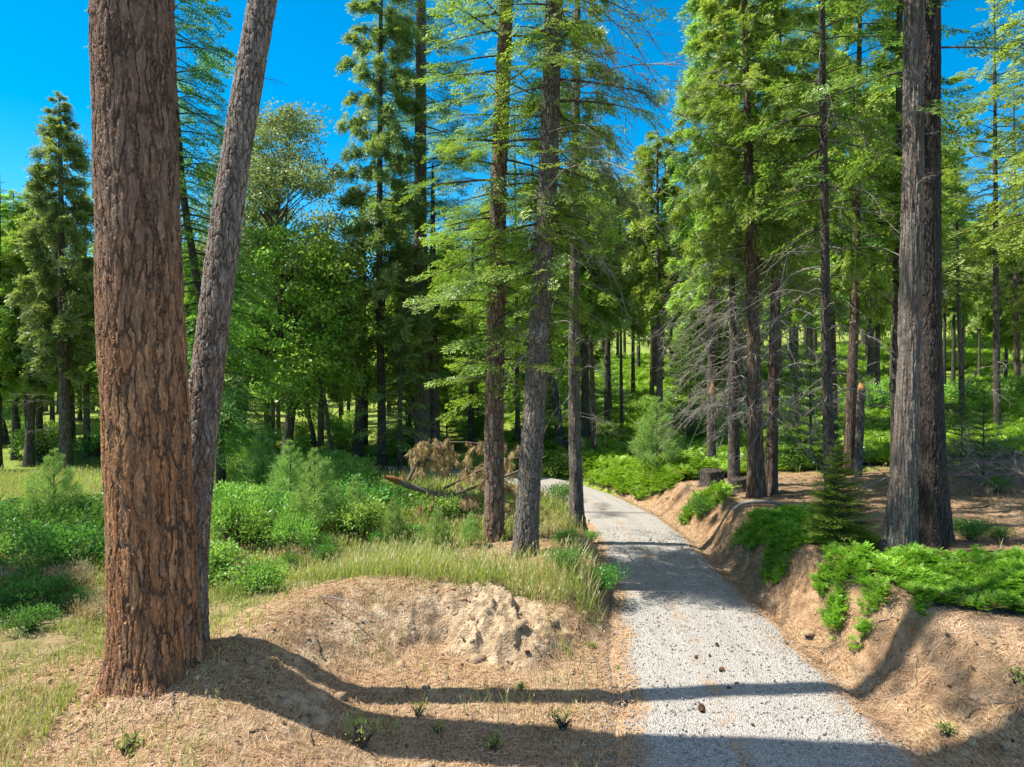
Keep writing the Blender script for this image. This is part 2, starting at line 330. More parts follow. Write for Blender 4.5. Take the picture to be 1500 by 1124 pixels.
# needles: two stretched noises at different angles
def strand(ang, sc):
    mp = k.n('ShaderNodeMapping'); k.set(mp.inputs[0], k.vmath('ADD', o, k.vmath('MULTIPLY', k.noise(o, 2.2, 2).outputs['Color'], (.13, .13, .13)))); mp.inputs['Rotation'].default_value = (0, 0, ang); mp.inputs['Scale'].default_value = (sc, sc * .11, sc * .3)
    return k.noise(mp.outputs[0], 1.0, 3, .6).outputs['Fac']
sr_ = k.math('MAXIMUM', k.math('MAXIMUM', strand(.3, 90), strand(1.4, 80)), strand(2.4, 100))
scol = k.mix(k.ss(sr_, .46, .74), (.135, .076, .038), (.49, .35, .205)); scol = k.mix(k.ss(n_big, .40, .66), scol, k.mix(k.ss(sr_, .45, .72), (.17, .10, .058), (.44, .335, .22)))
scol = k.mix(k.math('MULTIPLY', k.ss(n_mid, .50, .70), .55), scol, (.40, .31, .215))
scol = k.mix(k.math('MULTIPLY', k.ss(k.noise(o, 1.9, 5, .6).outputs['Fac'], .54, .68), .55), scol, (.115, .068, .040))
dcol = k.mix(k.ss(n_mid, .3, .7), (.175, .100, .054), (.38, .25, .145)); dcol = k.mix(k.math('MULTIPLY', k.ss(n_fine, .55, .75), .6), dcol, (.56, .46, .33))
yx = k.n('ShaderNodeSeparateXYZ'); k.set(yx.inputs[0], o); dcol = k.mix(k.ss(yx.outputs[0], 2.2, 1.2), dcol, k.mix(k.ss(n_mid, .3, .7), (.23, .165, .105), (.47, .365, .245)))
gcol = k.mix(k.ss(n_mid, .3, .7), (.075, .085, .022), (.19, .20, .065)); yy = k.n('ShaderNodeSeparateXYZ'); k.set(yy.inputs[0], o); gcol = k.mix(k.ss(yy.outputs[1], 14, 20), gcol, k.mix(k.ss(n_mid, .3, .7), (.10, .15, .025), (.24, .29, .06)))
gcol = k.mix(k.math('MULTIPLY', k.ss(n_big, .45, .62), k.ss(yy.outputs[1], 20, 13)), gcol, k.mix(n_mid, (.17, .12, .065), (.34, .27, .15)))
df = k.ss(k.math('ADD', dirt, k.math('MULTIPLY', k.math('SUBTRACT', n_mid, .5), 1.1)), .30, .68)
sf = k.ss(k.math('ADD', straw, k.math('MULTIPLY', k.math('SUBTRACT', n_mid, .5), .9)), .35, .65)
col = k.mix(df, k.mix(sf, gcol, scol), dcol)
vo = k.vor(o, 30).outputs['Distance']
hgt_ = k.math('ADD', k.math('MULTIPLY', n_fine, .7), k.math('ADD', k.math('MULTIPLY', sr_, .5), k.math('MULTIPLY', k.math('MULTIPLY', k.math('SUBTRACT', 1.0, vo), df), .5)))
hgt_ = k.math('ADD', hgt_, k.math('MULTIPLY', n_mid, 1.4))
k.bsdf(col, .95, hgt_, .035, 1.0, .1)
SOIL = k.m
me = b.mesh('ground', [SOIL]); vattr(me, 'straw', st)
vattr(me, 'dirt', np.clip(np.maximum(mk['bank'] * 1.1 * sstep(6.5, 8.5, Y.ravel()), mk['rim'] * .55 + mk['face'] * .9), 0, 1) * sstep(30, 22, Y.ravel()))
tag(link('ground', me), kind='structure')

# the gravel road: a sheet over the terrain
nr = 900; L = smooth_line(ROAD[10:68], nr); tan = unit(np.gradient(L[:, :2], axis=0)); nrm = np.stack([tan[:, 1], -tan[:, 0]], 1)
cr_ = np.linspace(-1, 1, 41); ed = np.zeros((nr, 41)); RX = np.zeros((nr, 41)); RY = np.zeros((nr, 41))
arc = np.concatenate([[0], np.cumsum(np.hypot(*np.diff(L[:, :2], axis=0).T))])
wobL = (fbm(arc * 1.1, arc * 0 + 3, 4, 4) - .5) * .5; wobR = (fbm(arc * 1.3, arc * 0 + 9, 4, 5) - .5) * .22
for i, c in enumerate(cr_):
    w = L[:, 2] * c + np.where(c < 0, wobL * c * c, wobR * c * c)
    RX[:, i] = L[:, 0] + nrm[:, 0] * w; RY[:, i] = L[:, 1] + nrm[:, 1] * w
RZ = np.maximum(hgt(RX.ravel(), RY.ravel(), fine=False), -.05) * 0 + .004
RZ = RZ.reshape(RX.shape) + .025 * (1 - cr_[None, :] ** 2) - .012 * (np.exp(-((cr_[None, :] - .42) / .16) ** 2) + np.exp(-((cr_[None, :] + .42) / .16) ** 2)) - .03 * np.clip(np.abs(cr_[None, :]) - .9, 0, 1) * 10
b = Buf(); b.grid(np.stack([RX.ravel(), RY.ravel(), RZ.ravel()], 1), 41, nr, False)
k = NT('crushed_gravel'); o = k.obj(); cx = k.attr('across').outputs['Fac']; ay = k.attr('along').outputs['Fac']
v1 = k.vor(o, 58); v2 = k.vor(o, 120); sp = k.n('ShaderNodeSeparateColor'); k.set(sp.inputs[0], v1.outputs['Color'])
nm = k.noise(o, 2.2, 5, .65).outputs['Fac']; nf = k.noise(o, 26, 4, .7).outputs['Fac']; nb = k.noise(o, .7, 3).outputs['Fac']
g = k.mix(sp.outputs[0], (.40, .385, .36), (.68, .66, .625)); g = k.mix(k.ss(v1.outputs['Distance'], .30, .62), g, (.26, .245, .23)); g = k.mix(k.ss(nf, .58, .72), g, (.50, .45, .38))
def strand(ang, sc):
    mp = k.n('ShaderNodeMapping'); k.set(mp.inputs[0], k.vmath('ADD', o, k.vmath('MULTIPLY', k.noise(o, 2.2, 2).outputs['Color'], (.13, .13, .13)))); mp.inputs['Rotation'].default_value = (0, 0, ang); mp.inputs['Scale'].default_value = (sc, sc * .11, sc * .3)
    return k.noise(mp.outputs[0], 1.0, 3, .6).outputs['Fac']
stn = k.math('MAXIMUM', strand(.3, 90), strand(1.9, 80))
dd = k.mix(k.ss(k.math('ADD', k.math('MULTIPLY', stn, .7), k.math('MULTIPLY', nf, .3)), .42, .66), (.145, .080, .043), (.49, .345, .21))
cen = k.math('ABSOLUTE', k.math('ADD', cx, .12)); ab = k.math('ABSOLUTE', cx)
fd = k.math('MULTIPLY', k.ss(cen, .26, .02), .50)
fe = k.ss(k.math('MULTIPLY', k.math('ADD', cx, .05), -1.0), .42, 1.0); fr = k.ss(cx, .86, 1.02)
far_ = k.math('MULTIPLY', k.ss(ay, 8.5, 12.0), .35)
cb_ = k.n('ShaderNodeCombineXYZ'); k.set(cb_.inputs[0], k.math('MULTIPLY', cx, 7.0)); k.set(cb_.inputs[1], k.math('MULTIPLY', ay, .35)); stk_ = k.noise(cb_.outputs[0], 1.0, 5, .6).outputs['Fac']
fd = k.math('ADD', fd, k.math('MULTIPLY', k.math('SUBTRACT', stk_, .5), .9))
g = k.mix(k.ss(stk_, .38, .62), k.mix(.82, (.20, .185, .17), g), g)
fd = k.math('MAXIMUM', k.math('MAXIMUM', fd, fe), k.math('MAXIMUM', fr, far_))
fd = k.ss(k.math('ADD', fd, k.math('MULTIPLY', k.math('SUBTRACT', k.math('ADD', k.math('MULTIPLY', nm, .6), k.math('MULTIPLY', nf, .4)), .5), 1.9)), .42, .78)
col = k.mix(fd, g, dd)
hh = k.math('ADD', k.math('MULTIPLY', k.math('SUBTRACT', 1.0, v1.outputs['Distance']), k.math('SUBTRACT', 1.0, k.math('MULTIPLY', fd, .7))), k.math('ADD', k.math('MULTIPLY', k.math('SUBTRACT', 1.0, v2.outputs['Distance']), .3), k.math('MULTIPLY', nm, 1.5)))
k.bsdf(col, .9, hh, .022, 1.0, .2)
me = b.mesh('gravel_road', [k.m]); vattr(me, 'across', np.broadcast_to(cr_[None], RX.shape).ravel()); vattr(me, 'along', RY.ravel())
tag(link('gravel_road', me), kind='structure')

# ---------------------------------------------------------------- foliage templates (metres)
def leafq(P, D, N, L, W):
    P = np.asarray(P, float); D = unit(np.asarray(D, float)); S_ = unit(np.cross(N, D)); L = np.broadcast_to(L, (len(P),))[:, None]; W = np.broadcast_to(W, (len(P),))[:, None]
    return np.stack([P, P + D * L * .45 + S_ * W * .5, P + D * L, P + D * L * .45 - S_ * W * .5], 1)
def rv(n, r): return unit(r.normal(size=(n, 3)))

def fir_branch(L, r, ls=1.0, dens=1.0, up=0.0, bare=.16):
    """a flat spray: twigs left and right of the limb, needle covered shoots on each twig"""
    nt_ = max(6, int(L / (.085 * ls) * dens)); t = np.linspace(bare, 1, nt_) + r.normal(size=nt_) * .008; V = []; T = []
    for i, ti in enumerate(t):
        for sd_ in (-1, 1):
            l = L * (.40 * max(0, 1 - ti) ** .75 * min(1, .35 + ti * 2.2) + .045) * r.uniform(.75, 1.2)
            a = sd_ * (math.radians(58) - .35 * ti) * r.uniform(.85, 1.1); dv = np.array([math.cos(a), math.sin(a), r.normal() * .10 - .05])
            base = np.array([ti * L, 0, r.normal() * .012])
            m = max(2, int(l / (.042 * ls)))
            q = np.linspace(.08, 1, m); P = base + dv * (q * l)[:, None] - np.array([0, 0, 1]) * (.22 * (q * l) ** 2)[:, None]
            for sg in (-1, 1):
                aa = a + sg * r.uniform(.55, .95, m); D = np.stack([np.cos(aa), np.sin(aa), r.normal(size=m) * .22 + up], 1)
                N = np.stack([r.normal(size=m) * .30, r.normal(size=m) * .30, np.ones(m)], 1)
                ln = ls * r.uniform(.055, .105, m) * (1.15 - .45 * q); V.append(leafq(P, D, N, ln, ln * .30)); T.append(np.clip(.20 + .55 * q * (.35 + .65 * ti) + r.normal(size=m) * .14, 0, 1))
            V.append(leafq(P[-1:], dv[None], np.array([[0, 0, 1.0]]), .09 * ls, .028 * ls)); T.append([.9])
    return np.concatenate(V), np.concatenate(T)
def fir_limb(L, r, ls=1.0, dens=1.0):
    """a limb carrying separate flat pads of spray with gaps between them"""
    if L < 1.2: return fir_branch(L, r, ls, dens)
    V = []; T = []; n = max(5, int(L * 4.6)); 
    for i in range(n + 1):
        t = 1 - .30 if i == n else r.uniform(.18, .95); sd_ = 0 if i == n else (1 if i % 2 else -1)
        l = L * ((.30 if i == n else .20 + .30 * (1 - t)) * r.uniform(.7, 1.2)); a = sd_ * r.uniform(.5, 1.15) + r.normal() * .08
        v, tt = fir_branch(l, r, ls, dens, 0, .05); R = rotm(a, r.normal() * .16 + .06, r.normal() * .28)
        V.append(v @ R.T + np.array([t * L, r.normal() * .02, r.normal() * .05 * L])); T.append(np.clip(tt * .9 + r.normal() * .12 + .12 * t, 0, 1))
    return np.concatenate(V), np.concatenate(T)
def cedar_branch(L, r, ls=1.0, dens=1.0):
    ns = max(8, int(24 * L * dens)); V = []; T = []
    for i in range(ns):
        ti = r.uniform(.22, 1) ** .8; base = np.array([ti * L, r.normal() * .10 * L * (1.2 - ti), r.normal() * .07 * L])
        az = r.normal() * .75; el = r.normal() * .45 - .15; d0 = np.array([math.cos(az) * math.cos(el), math.sin(az) * math.cos(el), math.sin(el)])
        n0 = unit(np.cross(d0, rv(1, r)[0])); s0 = np.cross(n0, d0); ln = ls * r.uniform(.22, .40)
        for f in np.linspace(-1, 1, 5):
            dv = unit(d0 * 1.0 + s0 * f * .75 + n0 * r.normal() * .12); m = 4; q = np.linspace(.15, .8, m); l = ln * (1 - .32 * abs(f))
            P = base + dv * (q * l)[:, None] - np.array([0, 0, .35]) * (q * l)[:, None] ** 2
            for sg in (-1, 1):
                D = unit(dv + s0 * sg * .5 + r.normal(size=(m, 3)) * .12); w = ls * r.uniform(.055, .085, m)
                V.append(leafq(P, D, n0 + r.normal(size=(m, 3)) * .25, w * 1.15, w * .36)); T.append(np.clip(.25 + .5 * q + r.normal(size=m) * .16, 0, 1))
    return np.concatenate(V), np.concatenate(T)
def pine_branch(L, r, ls=1.0, dens=1.0, nl=.17):
    V = []; T = []
    for i in range(max(4, int(7 * dens * max(L, .6)))):
        ti = r.uniform(.35, 1); side = r.normal() * .22 * L; base = np.array([ti * L, side * (1.2 - ti * .6), r.normal() * .08 * L + .05]); ax = unit(np.array([1, side, .45 + r.normal() * .3]))
        m = int(46 * dens) if ls < 1.5 else 22; D = unit(ax * r.uniform(.1, 1.1, m)[:, None] + rv(m, r) * .85); P = base + ax * r.uniform(-.10, .10, m)[:, None] * ls
        l = nl * ls * r.uniform(.7, 1.15, m); V.append(leafq(P, D, rv(m, r), l, .0085 * ls * (1.6 if ls > 1.5 else 1))); T.append(np.clip(.5 + .22 * r.normal(size=m) + .2 * (ti - .6), 0, 1))
    return np.concatenate(V), np.concatenate(T)
_tc = {}
def template(kind, L, ls, dens):
    Lc = min((.5, .9, 1.5, 2.3, 3.2), key=lambda q: abs(q - L)); key = (kind, Lc, ls, dens)
    if key not in _tc:
        r = np.random.default_rng(abs(hash((kind[0], Lc, ls))) % 99991 if False else int(Lc * 100 + ls * 7 + len(kind)))
        f = {'fir': fir_limb, 'cedar': cedar_branch, 'pine': pine_branch}[kind]
        _tc[key] = [f(Lc, r, ls, dens) for _ in range(3)]
    return Lc, _tc[key][rng.integers(3)]
def rotm(yaw, pitch, roll):
    return np.array(Matrix.Rotation(yaw, 3, 'Z') @ Matrix.Rotation(pitch, 3, 'Y') @ Matrix.Rotation(roll, 3, 'X'))

def add_branch(bf, kind, pos, yaw, L, droop, sag, ls, dens, tj=0.0, wood=1, roll=None, wr=None):
    """droop: slope at the trunk (+ down); sag: how far the tip hangs below that line, in L"""
    Lc, (V, T) = template(kind, L, ls, dens); sc = L / Lc
    V = V * np.array([sc, sc * rng.uniform(.85, 1.1), sc]); x = V[..., 0] / L
    V = V.copy(); V[..., 2] -= sag * L * x ** 2
    R = rotm(yaw, droop, rng.normal() * .18 if roll is None else roll)
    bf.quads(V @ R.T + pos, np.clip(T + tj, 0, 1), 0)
    u = np.linspace(0, .97, 6); P = np.stack([u * L, u * 0, -sag * L * u ** 2], 1) @ R.T + pos
    bf.tube(P, (wr or (.006 + .011 * L)) * (1 - .88 * u), 4, wood)

def crown(name, mats, kind, axis, z0, H, Lmax, n, droop=(.25, -.35), sag=.12, ls=1.0, dens=1.0, shape=.8, low=.5, zcap=None, ncap=.35, side=None, yaw0=None, gap=0.0):
    """axis(z)->xy of the trunk; branches from z0 to H; above zcap branches are sparser. side=(yaw,weight) makes a lopsided crown"""
    bf = Buf(); zs = z0 + (H - z0) * (np.arange(n) + rng.random(n)) / n
    if zcap is not None: zs = np.array([z for z in zs if z < zcap or rng.random() < ncap])
    for i, z in enumerate(zs):
        u = (z - z0) / (H - z0); L = Lmax * (1 - u) ** shape * min(1, low + u * 3) * rng.uniform(.62, 1.12) + .12
        yaw = i * 2.39996 + rng.normal() * .35
        if gap and rng.random() < gap: continue
        if side is not None:
            c = math.cos(yaw - side[0]); L *= 1 + side[1] * c
            if rng.random() < -c * side[1] * .6: continue
        a = axis(z); dr = droop[0] + (droop[1] - droop[0]) * u + rng.normal() * .10
        add_branch(bf, kind, np.array([a[0], a[1], z]), yaw, L, dr, sag * rng.uniform(.6, 1.4), ls, dens, tj=rng.normal() * .10)
    return bf.mesh(name, mats)

def trunk_mesh(name, P, R, mat, nseg=14, flare=None, lobes=0.0, step=None, seed=0):
    """P: points from the base up, R radii. Resampled; flare widens the foot into root lobes"""
    P = np.asarray(P, float); R = np.asarray(R, float)
    s = np.concatenate([[0], np.cumsum(np.linalg.norm(np.diff(P, axis=0), axis=1))]); st_ = step or max(.15, s[-1] / 60); n = max(8, int(s[-1] / st_)); q = np.linspace(0, s[-1], n)
    PR = np.stack([np.interp(q, s, np.column_stack([P, R])[:, k]) for k in range(4)], 1); kw = max(1, int(.5 / (s[-1] / n)))
    pad = np.pad(PR, ((kw, kw), (0, 0)), mode='reflect', reflect_type='odd'); cs = np.cumsum(np.vstack([np.zeros((1, 4)), pad]), axis=0); PR = (cs[2 * kw + 1:] - cs[:-2 * kw - 1]) / (2 * kw + 1); PP, RR = PR[:, :3], np.maximum(PR[:, 3], .008)
    th = np.arange(nseg) / nseg * 2 * math.pi; r_ = np.random.default_rng(seed)
    lob = sum(np.cos(th * k_ + r_.uniform(0, 6.28)) * a for k_, a in ((2, .3), (3, .35), (5, .35), (7, .25)))
    h = PP[:, 2] - PP[0, 2]; fl = (flare[0] * np.exp(-h / flare[1])) if flare else h * 0
    rad = RR[:, None] * (1 + lobes * .18 * lob[None, :]) + fl[:, None] * np.maximum(.12, 1 + 1.05 * lob[None, :])
    rad = rad * (1 + .05 * (vnoise(th[None, :] * 2.2 + seed, h[:, None] * 1.6, 2) - .5))
    V = PP[:, None, :] + np.stack([np.cos(th)[None] * rad, np.sin(th)[None] * rad, np.zeros(rad.shape)], 2)
    bf = Buf(); bf.grid(V.reshape(-1, 3), nseg, n, True); return bf.mesh(name, [mat])

# bare dead limbs: a curved limb with forked twigs
def dead_limb_mesh(L, seed, droop=.5, mat=None, thick=.0095, tw=11):
    r = np.random.default_rng(seed); bf = Buf(); u = np.linspace(0, 1, 9)
    wob = np.cumsum(r.normal(size=(9, 2)) * .035, axis=0)
    P = np.stack([u * L, wob[:, 0] * L, (wob[:, 1] - droop * u ** 2 + .12 * u) * L], 1); bf.tube(P, thick * L ** .5 * (1 - .82 * u), 5)
    for i in range(tw):
        t = r.uniform(.25, .98); p = np.array([np.interp(t, u, P[:, k]) for k in range(3)]); l = L * r.uniform(.12, .38) * (1.15 - t * .6); a = r.choice([-1, 1]) * r.uniform(.4, 1.2)
        dv = np.array([math.cos(a), math.sin(a), r.normal() * .3 - droop * .7]); v = np.linspace(0, 1, 5); Q = p + dv * (v * l)[:, None] - np.array([0, 0, .3 * droop]) * (v ** 2 * l)[:, None] + np.cumsum(r.normal(size=(5, 3)) * .025 * l, axis=0)
        bf.tube(Q, thick * .42 * L ** .5 * (1 - .75 * v), 3)
        for j in range(3):
            t2 = r.uniform(.3, .95); p2 = np.array([np.interp(t2, v, Q[:, k]) for k in range(3)]); l2 = l * r.uniform(.2, .5); d2 = unit(dv + r.normal(size=3) * .7)
            bf.tube(np.stack([p2, p2 + d2 * l2 * .5 + r.normal(size=3) * .03 * l2, p2 + d2 * l2]), thick * .25 * L ** .5 * np.array([1, .7, .3]), 3)
    return bf.mesh('dead_branch', [mat or DEADW])
DL = {}
def dead_limb(L, droop, mat=None):
    Lc = min((.7, 1.3, 2.2, 3.4), key=lambda q: abs(q - L)); key = (Lc, droop > .35, (mat or DEADW).name)
    if key not in DL: DL[key] = [dead_limb_mesh(Lc, 100 + k + int(Lc * 10), .75 if droop > .35 else .2, mat) for k in range(3)]
    return DL[key][rng.integers(3)], L / Lc
def add_dead(rt, axis, rad, z0, z1, n, L, droop=.5, mat=None, yaws=None):
    z0, z1 = min(z0, z1), max(z0, z1)
    for i in range(n):
        z = rng.uniform(z0, z1); yaw = (i * 2.4 + rng.normal() * .4) if yaws is None else rng.uniform(*yaws); l = L * rng.uniform(.5, 1.15)
        me, sc = dead_limb(l, droop, mat); a = axis(z); r = rad(z) * .6
        link('dead_branch', me, rt, (a[0] + math.cos(yaw) * r, a[1] + math.sin(yaw) * r, z), (rng.normal() * .5, rng.normal() * .2, yaw), sc)

def px_tree(name, label, base, axis_px, w, H, mat, cat='tree', flare=(.10, .35), nseg=16, lean_y=0.0, step=None, lobes=.3, group=None, depth=None, taper=.8, sink=.12, seed=0):
    """base: pixel of the trunk's foot; axis_px: [(px,py)...] upward; w: (width px, at row); H: full height of the tree in metres.
    returns root, axis(z), rad(z), ground point"""
    g = G(*base) if depth is None else None
    if depth is not None:
        d = ray(*base); g = np.array([0, 0, CAMZ]) + d * (depth / d[1]); g[2] = float(hgt(np.array([g[0]]), np.array([g[1]]), fine=False)[0])
    if isinstance(H, tuple): H = at_depth(0, H[0], g[1])[2] - g[2]
    global LH; LH = H
    pts = [np.array([0, 0, -sink])]
    for px, py in axis_px:
        z = at_depth(px, py, g[1])[2] - g[2]
        if z > H: continue
        p = at_depth(px, py, g[1] + lean_y * z); pts.append(p - g)
    pts = np.array(pts); top = pts[-1]
    if H > top[2] + .5:
        d = pts[-1] - pts[-2]; ext = top + d / d[2] * (H - top[2]); pts = np.vstack([pts, (top + ext) / 2, ext])
    zs = pts[:, 2]
    zw = at_depth(0, w[1], g[1])[2] - g[2]; r_at = w[0] / FPX * g[1] / 2
    r0 = r_at / (1 - taper * max(0, zw) / H)
    R = np.maximum(r0 * (1 - taper * np.clip(zs, 0, None) / H), .015); R[-1] = min(R[-1], max(.02, r0 * .12)) if taper > .7 else R[-1]
    rt = root(name, g, label, cat, group)
    link('trunk', trunk_mesh(name + '_trunk', pts, R, mat, nseg, (flare[0] * r0 / .3, flare[1]) if flare else None, lobes, step, seed), rt)
    axis = lambda z: (np.interp(z, zs, pts[:, 0]), np.interp(z, zs, pts[:, 1])); rad = lambda z: np.interp(z, zs, R)
    return rt, axis, rad, g
def zpx(py, g): return at_depth(0, py, g[1])[2] - g[2]
def mpx(w, g): return w / FPX * g[1]

# ---------------------------------------------------------------- oaks and shrubs
def oak_mesh(name, H, Rc, z0, nclump, leafn, ls, leafm, seed, trunk_bend=.4, barkm=None, r0=.16):
    r = np.random.default_rng(seed); u = np.linspace(0, 1, 9); bend = np.cumsum(r.normal(size=(9, 2)) * .05 * trunk_bend, axis=0) * H
    P = np.stack([bend[:, 0] - bend[0, 0], bend[:, 1] - bend[0, 1], -.1 + u * (H * .86)], 1); tm = trunk_mesh(name + '_trunk', P, r0 * (1 - .85 * u), barkm or DARKB, 10, (.08, .3), .2, seed=seed)
    bf = Buf()
    for i in range(nclump):
        z = z0 + (H - z0) * r.random() ** .8; uu = (z - z0) / (H - z0); rr = Rc * (math.sin(math.pi * min(1, .18 + uu * .78)) ** .7); a = r.uniform(0, 6.283); q = r.uniform(.25, 1) ** .6
        tx = np.interp(z * .9, P[:, 2], P[:, 0]); ty = np.interp(z * .9, P[:, 2], P[:, 1])
        c = np.array([tx + math.cos(a) * rr * q, ty + math.sin(a) * rr * q, z]); zb = max(z0 * .75, z - rr * q * .8); pb = np.array([np.interp(zb, P[:, 2], P[:, 0]), np.interp(zb, P[:, 2], P[:, 1]), zb])
        v = np.linspace(0, 1, 5)[:, None]; bf.tube(pb * (1 - v) + c * v + np.array([0, 0, .10]) * np.sin(v * math.pi) * rr, (.008 + .010 * rr * q) * (1 - .8 * v[:, 0]), 4, 1)
        cs = r.uniform(.35, .75) * min(1, Rc / 2); n = int(leafn * r.uniform(.6, 1.2)); o = rv(n, r) * (r.random(n) ** .5)[:, None] * cs * np.array([1.25, 1.25, .7])
        D = unit(o + rv(n, r) * .4 + np.array([0, 0, -.25])); l = ls * r.uniform(.07, .13, n); bf.quads(leafq(c + o, D, rv(n, r) + np.array([0, 0, .7]), l, l * .62), np.clip(.45 + .2 * r.normal() + .18 * r.normal(size=n), 0, 1), 0)
    return tm, bf.mesh(name + '_crown', [leafm, TWIG])
def shrub_mesh(name, R, H, n, ls, leafm, seed, lobes=7, upright=0.0, wid=.5):
    r = np.random.default_rng(seed); bf = Buf()
    for i in range(lobes * 2):
        a = r.uniform(0, 6.283); q = r.random() ** .5 * .75; c = np.array([math.cos(a) * R * q, math.sin(a) * R * q, H * r.uniform(.30, .78) * (1 - .35 * q)]); cs = R * r.uniform(.28, .48); m = n // (lobes * 2)
        o = rv(m, r) * (r.random(m) ** .4)[:, None] * cs * np.array([1, 1, .75 + upright]); keep = (c + o)[:, 2] > .02; o = o[keep]; m = len(o)
        D = unit(o * .8 / cs + rv(m, r) * .6 + np.array([0, 0, .25 + upright])); l = ls * r.uniform(.05, .10, m)
        bf.quads(leafq(c + o, D, rv(m, r) + np.array([0, 0, .8]), l, l * wid), np.clip(.45 + .16 * r.normal() + .2 * r.normal(size=m), 0, 1), 0)
        for j in range(3):
            e = c + rv(1, r)[0] * cs * .8; e[2] = abs(e[2]); s0 = np.array([r.normal() * .08 * R, r.normal() * .08 * R, -.05]); v = np.linspace(0, 1, 5)[:, None]
            bf.tube(s0 * (1 - v) + e * v + np.array([0, 0, .15 * H]) * np.sin(v * 3.14), .012 * (1 - .75 * v[:, 0]), 3, 1)
    return bf.mesh(name, [leafm, TWIG])
def sapling_crown(kind, H, Rb, leafm, seed, whorls, per, ls=.7, dens=1.0, droop=(-.05, -.7), name='sapling'):
    bf = Buf(); 
    for i, z in enumerate(np.linspace(.10 * H, .96 * H, whorls)):
        u = z / H
        for j in range(per):
            L = Rb * (1 - u) ** .85 * rng.uniform(.75, 1.15) + .06; add_branch(bf, kind, np.array([0, 0, z + rng.normal() * .02]), j * 6.283 / per + i * .7 + rng.normal() * .2, L, droop[0] + (droop[1] - droop[0]) * u, .06, ls, dens, tj=rng.normal() * .08, wr=.007)
    V, T = template(kind, .5, ls, dens)[1]; bf.quads((V * .4) @ rotm(0, -math.pi / 2, 0).T + np.array([0, 0, H * .9]), T, 0)
    return bf.mesh(name, [leafm, TWIG])

# ================================================================ the twin pines close by
PG = np.array([*at_depth(232, 1000, 7.15)[:2], 0]); PG[2] = float(hgt(np.array([PG[0]]), np.array([PG[1]]), fine=False)[0])
rt, ax, rd, g = px_tree('ponderosa_pine', 'massive old pine with orange plated bark, the wider of two trunks fused at the foot', (232, 1000),
    [(228, 900), (219, 700), (208, 500), (201, 250), (195, 0)], (113, 500), 34, PONDER, flare=(.135, .26), nseg=300, step=.022, lobes=.12, depth=7.3, taper=.55, sink=.3, seed=4)
# (its crown is far above the frame; built so the tree is whole)
link('crown', crown('ponderosa_crown', [PINE, TWIG], 'pine', ax, 15.5, 34, 4.0, 60, (.1, -.4), .05, 1.6, 1.0), rt)
pine_g = g
rt, ax, rd, g = px_tree('leaning_pine', 'slender grey pine trunk leaning out of the foot of the massive orange pine', (275, 948),
    [(277, 830), (287, 700), (309, 500), (336, 290), (360, 140), (385, 0)], (46, 500), 24, PONDER2, flare=(.09, .5), nseg=150, step=.022, lobes=.06, depth=7.75, lean_y=.12, taper=.45, sink=.4, seed=9)
link('crown', crown('leaning_pine_crown', [PINE, TWIG], 'pine', ax, 12.5, 24, 3.0, 30, (.1, -.4), .05, 1.6, 1.0), rt)
for py, yw, l in ((120, .2, .35), (192, -.1, .42), (300, .5, .16), (30, -.5, .2), (260, 2.6, .12)):
    z = zpx(py, g) * 1.06; me_, sc_ = dead_limb(.7, .2, TWIG); a = ax(z); r = rd(z) * .8
    link('dead_branch', me_, rt, (a[0] + math.cos(yw) * r, a[1] + math.sin(yw) * r, z), (0, .1, yw), l / .7)

# ================================================================ firs and cedars by the left bank
def cap(g): return CAMZ + .56 * g[1] - g[2] + 1.2
rt, ax, rd, g = px_tree('fir_tree', 'tall fir with reddish plated trunk and layered bright green sprays, beside the brown fallen branch', (724, 791),
    [(724, 740), (724, 600), (727, 450), (731, 250), (742, 0)], (28, 700), 25, PLATE, nseg=96, step=.035, lobes=.12, flare=(.05, .25), seed=2)
z0 = zpx(585, g)
link('crown', crown('fir_crown', [FIR, TWIG], 'fir', ax, z0, 25, 2.2, 235, (.16, -.25), .13, .78, 1.0, .7, .58, cap(g), .08, gap=.08), rt)
add_dead(rt, ax, rd, zpx(560, g), zpx(200, g), 14, 1.2, .2)
rt, ax, rd, g = px_tree('fir_tree', 'thick grey trunked fir leaning slightly, bare limbs drooping from its upper side', (769, 814),
    [(773, 740), (783, 600), (792, 450), (803, 250), (812, 0)], (33, 700), 25, GREYB, nseg=112, step=.035, lobes=.12, flare=(.08, .3), seed=3)
link('crown', crown('fir_crown', [FIR, TWIG], 'fir', ax, zpx(560, g), 25, 2.2, 190, (.22, -.2), .16, .80, 1.0, .7, .30, cap(g), .12), rt)
add_dead(rt, ax, rd, zpx(330, g), zpx(-40, g), 20, 2.6, .75, yaws=(-1.1, 1.0))
add_dead(rt, ax, rd, zpx(520, g), zpx(150, g), 8, 1.2, .5)
rt, ax, rd, g = px_tree('cedar_tree', 'slender cedar with stringy pale bark at the left edge of the gravel road', (846, 772),
    [(844, 720), (841, 600), (841, 450), (843, 300), (845, 100)], (17, 600), 15.0, CEDB, nseg=64, step=.045, lobes=.2, flare=(.13, .45), taper=.75, seed=5)
link('crown', crown('cedar_crown', [FIRG, TWIG], 'cedar', ax, zpx(330, g), 15, 1.5, 46, (.3, -.3), .25, .9, 1.0, .7, .6), rt)
add_dead(rt, ax, rd, zpx(640, g), zpx(120, g), 40, 1.7, .75)
rt, ax, rd, g = px_tree('fir_tree', 'tall dark trunked fir behind the fallen branch, its crown reaching out of the picture', (620, 684),
    [(619, 600), (617, 450), (616, 300), (617, 0)], (23, 600), 34, GREYB, nseg=40, step=.10, flare=(.12, .5), seed=6)
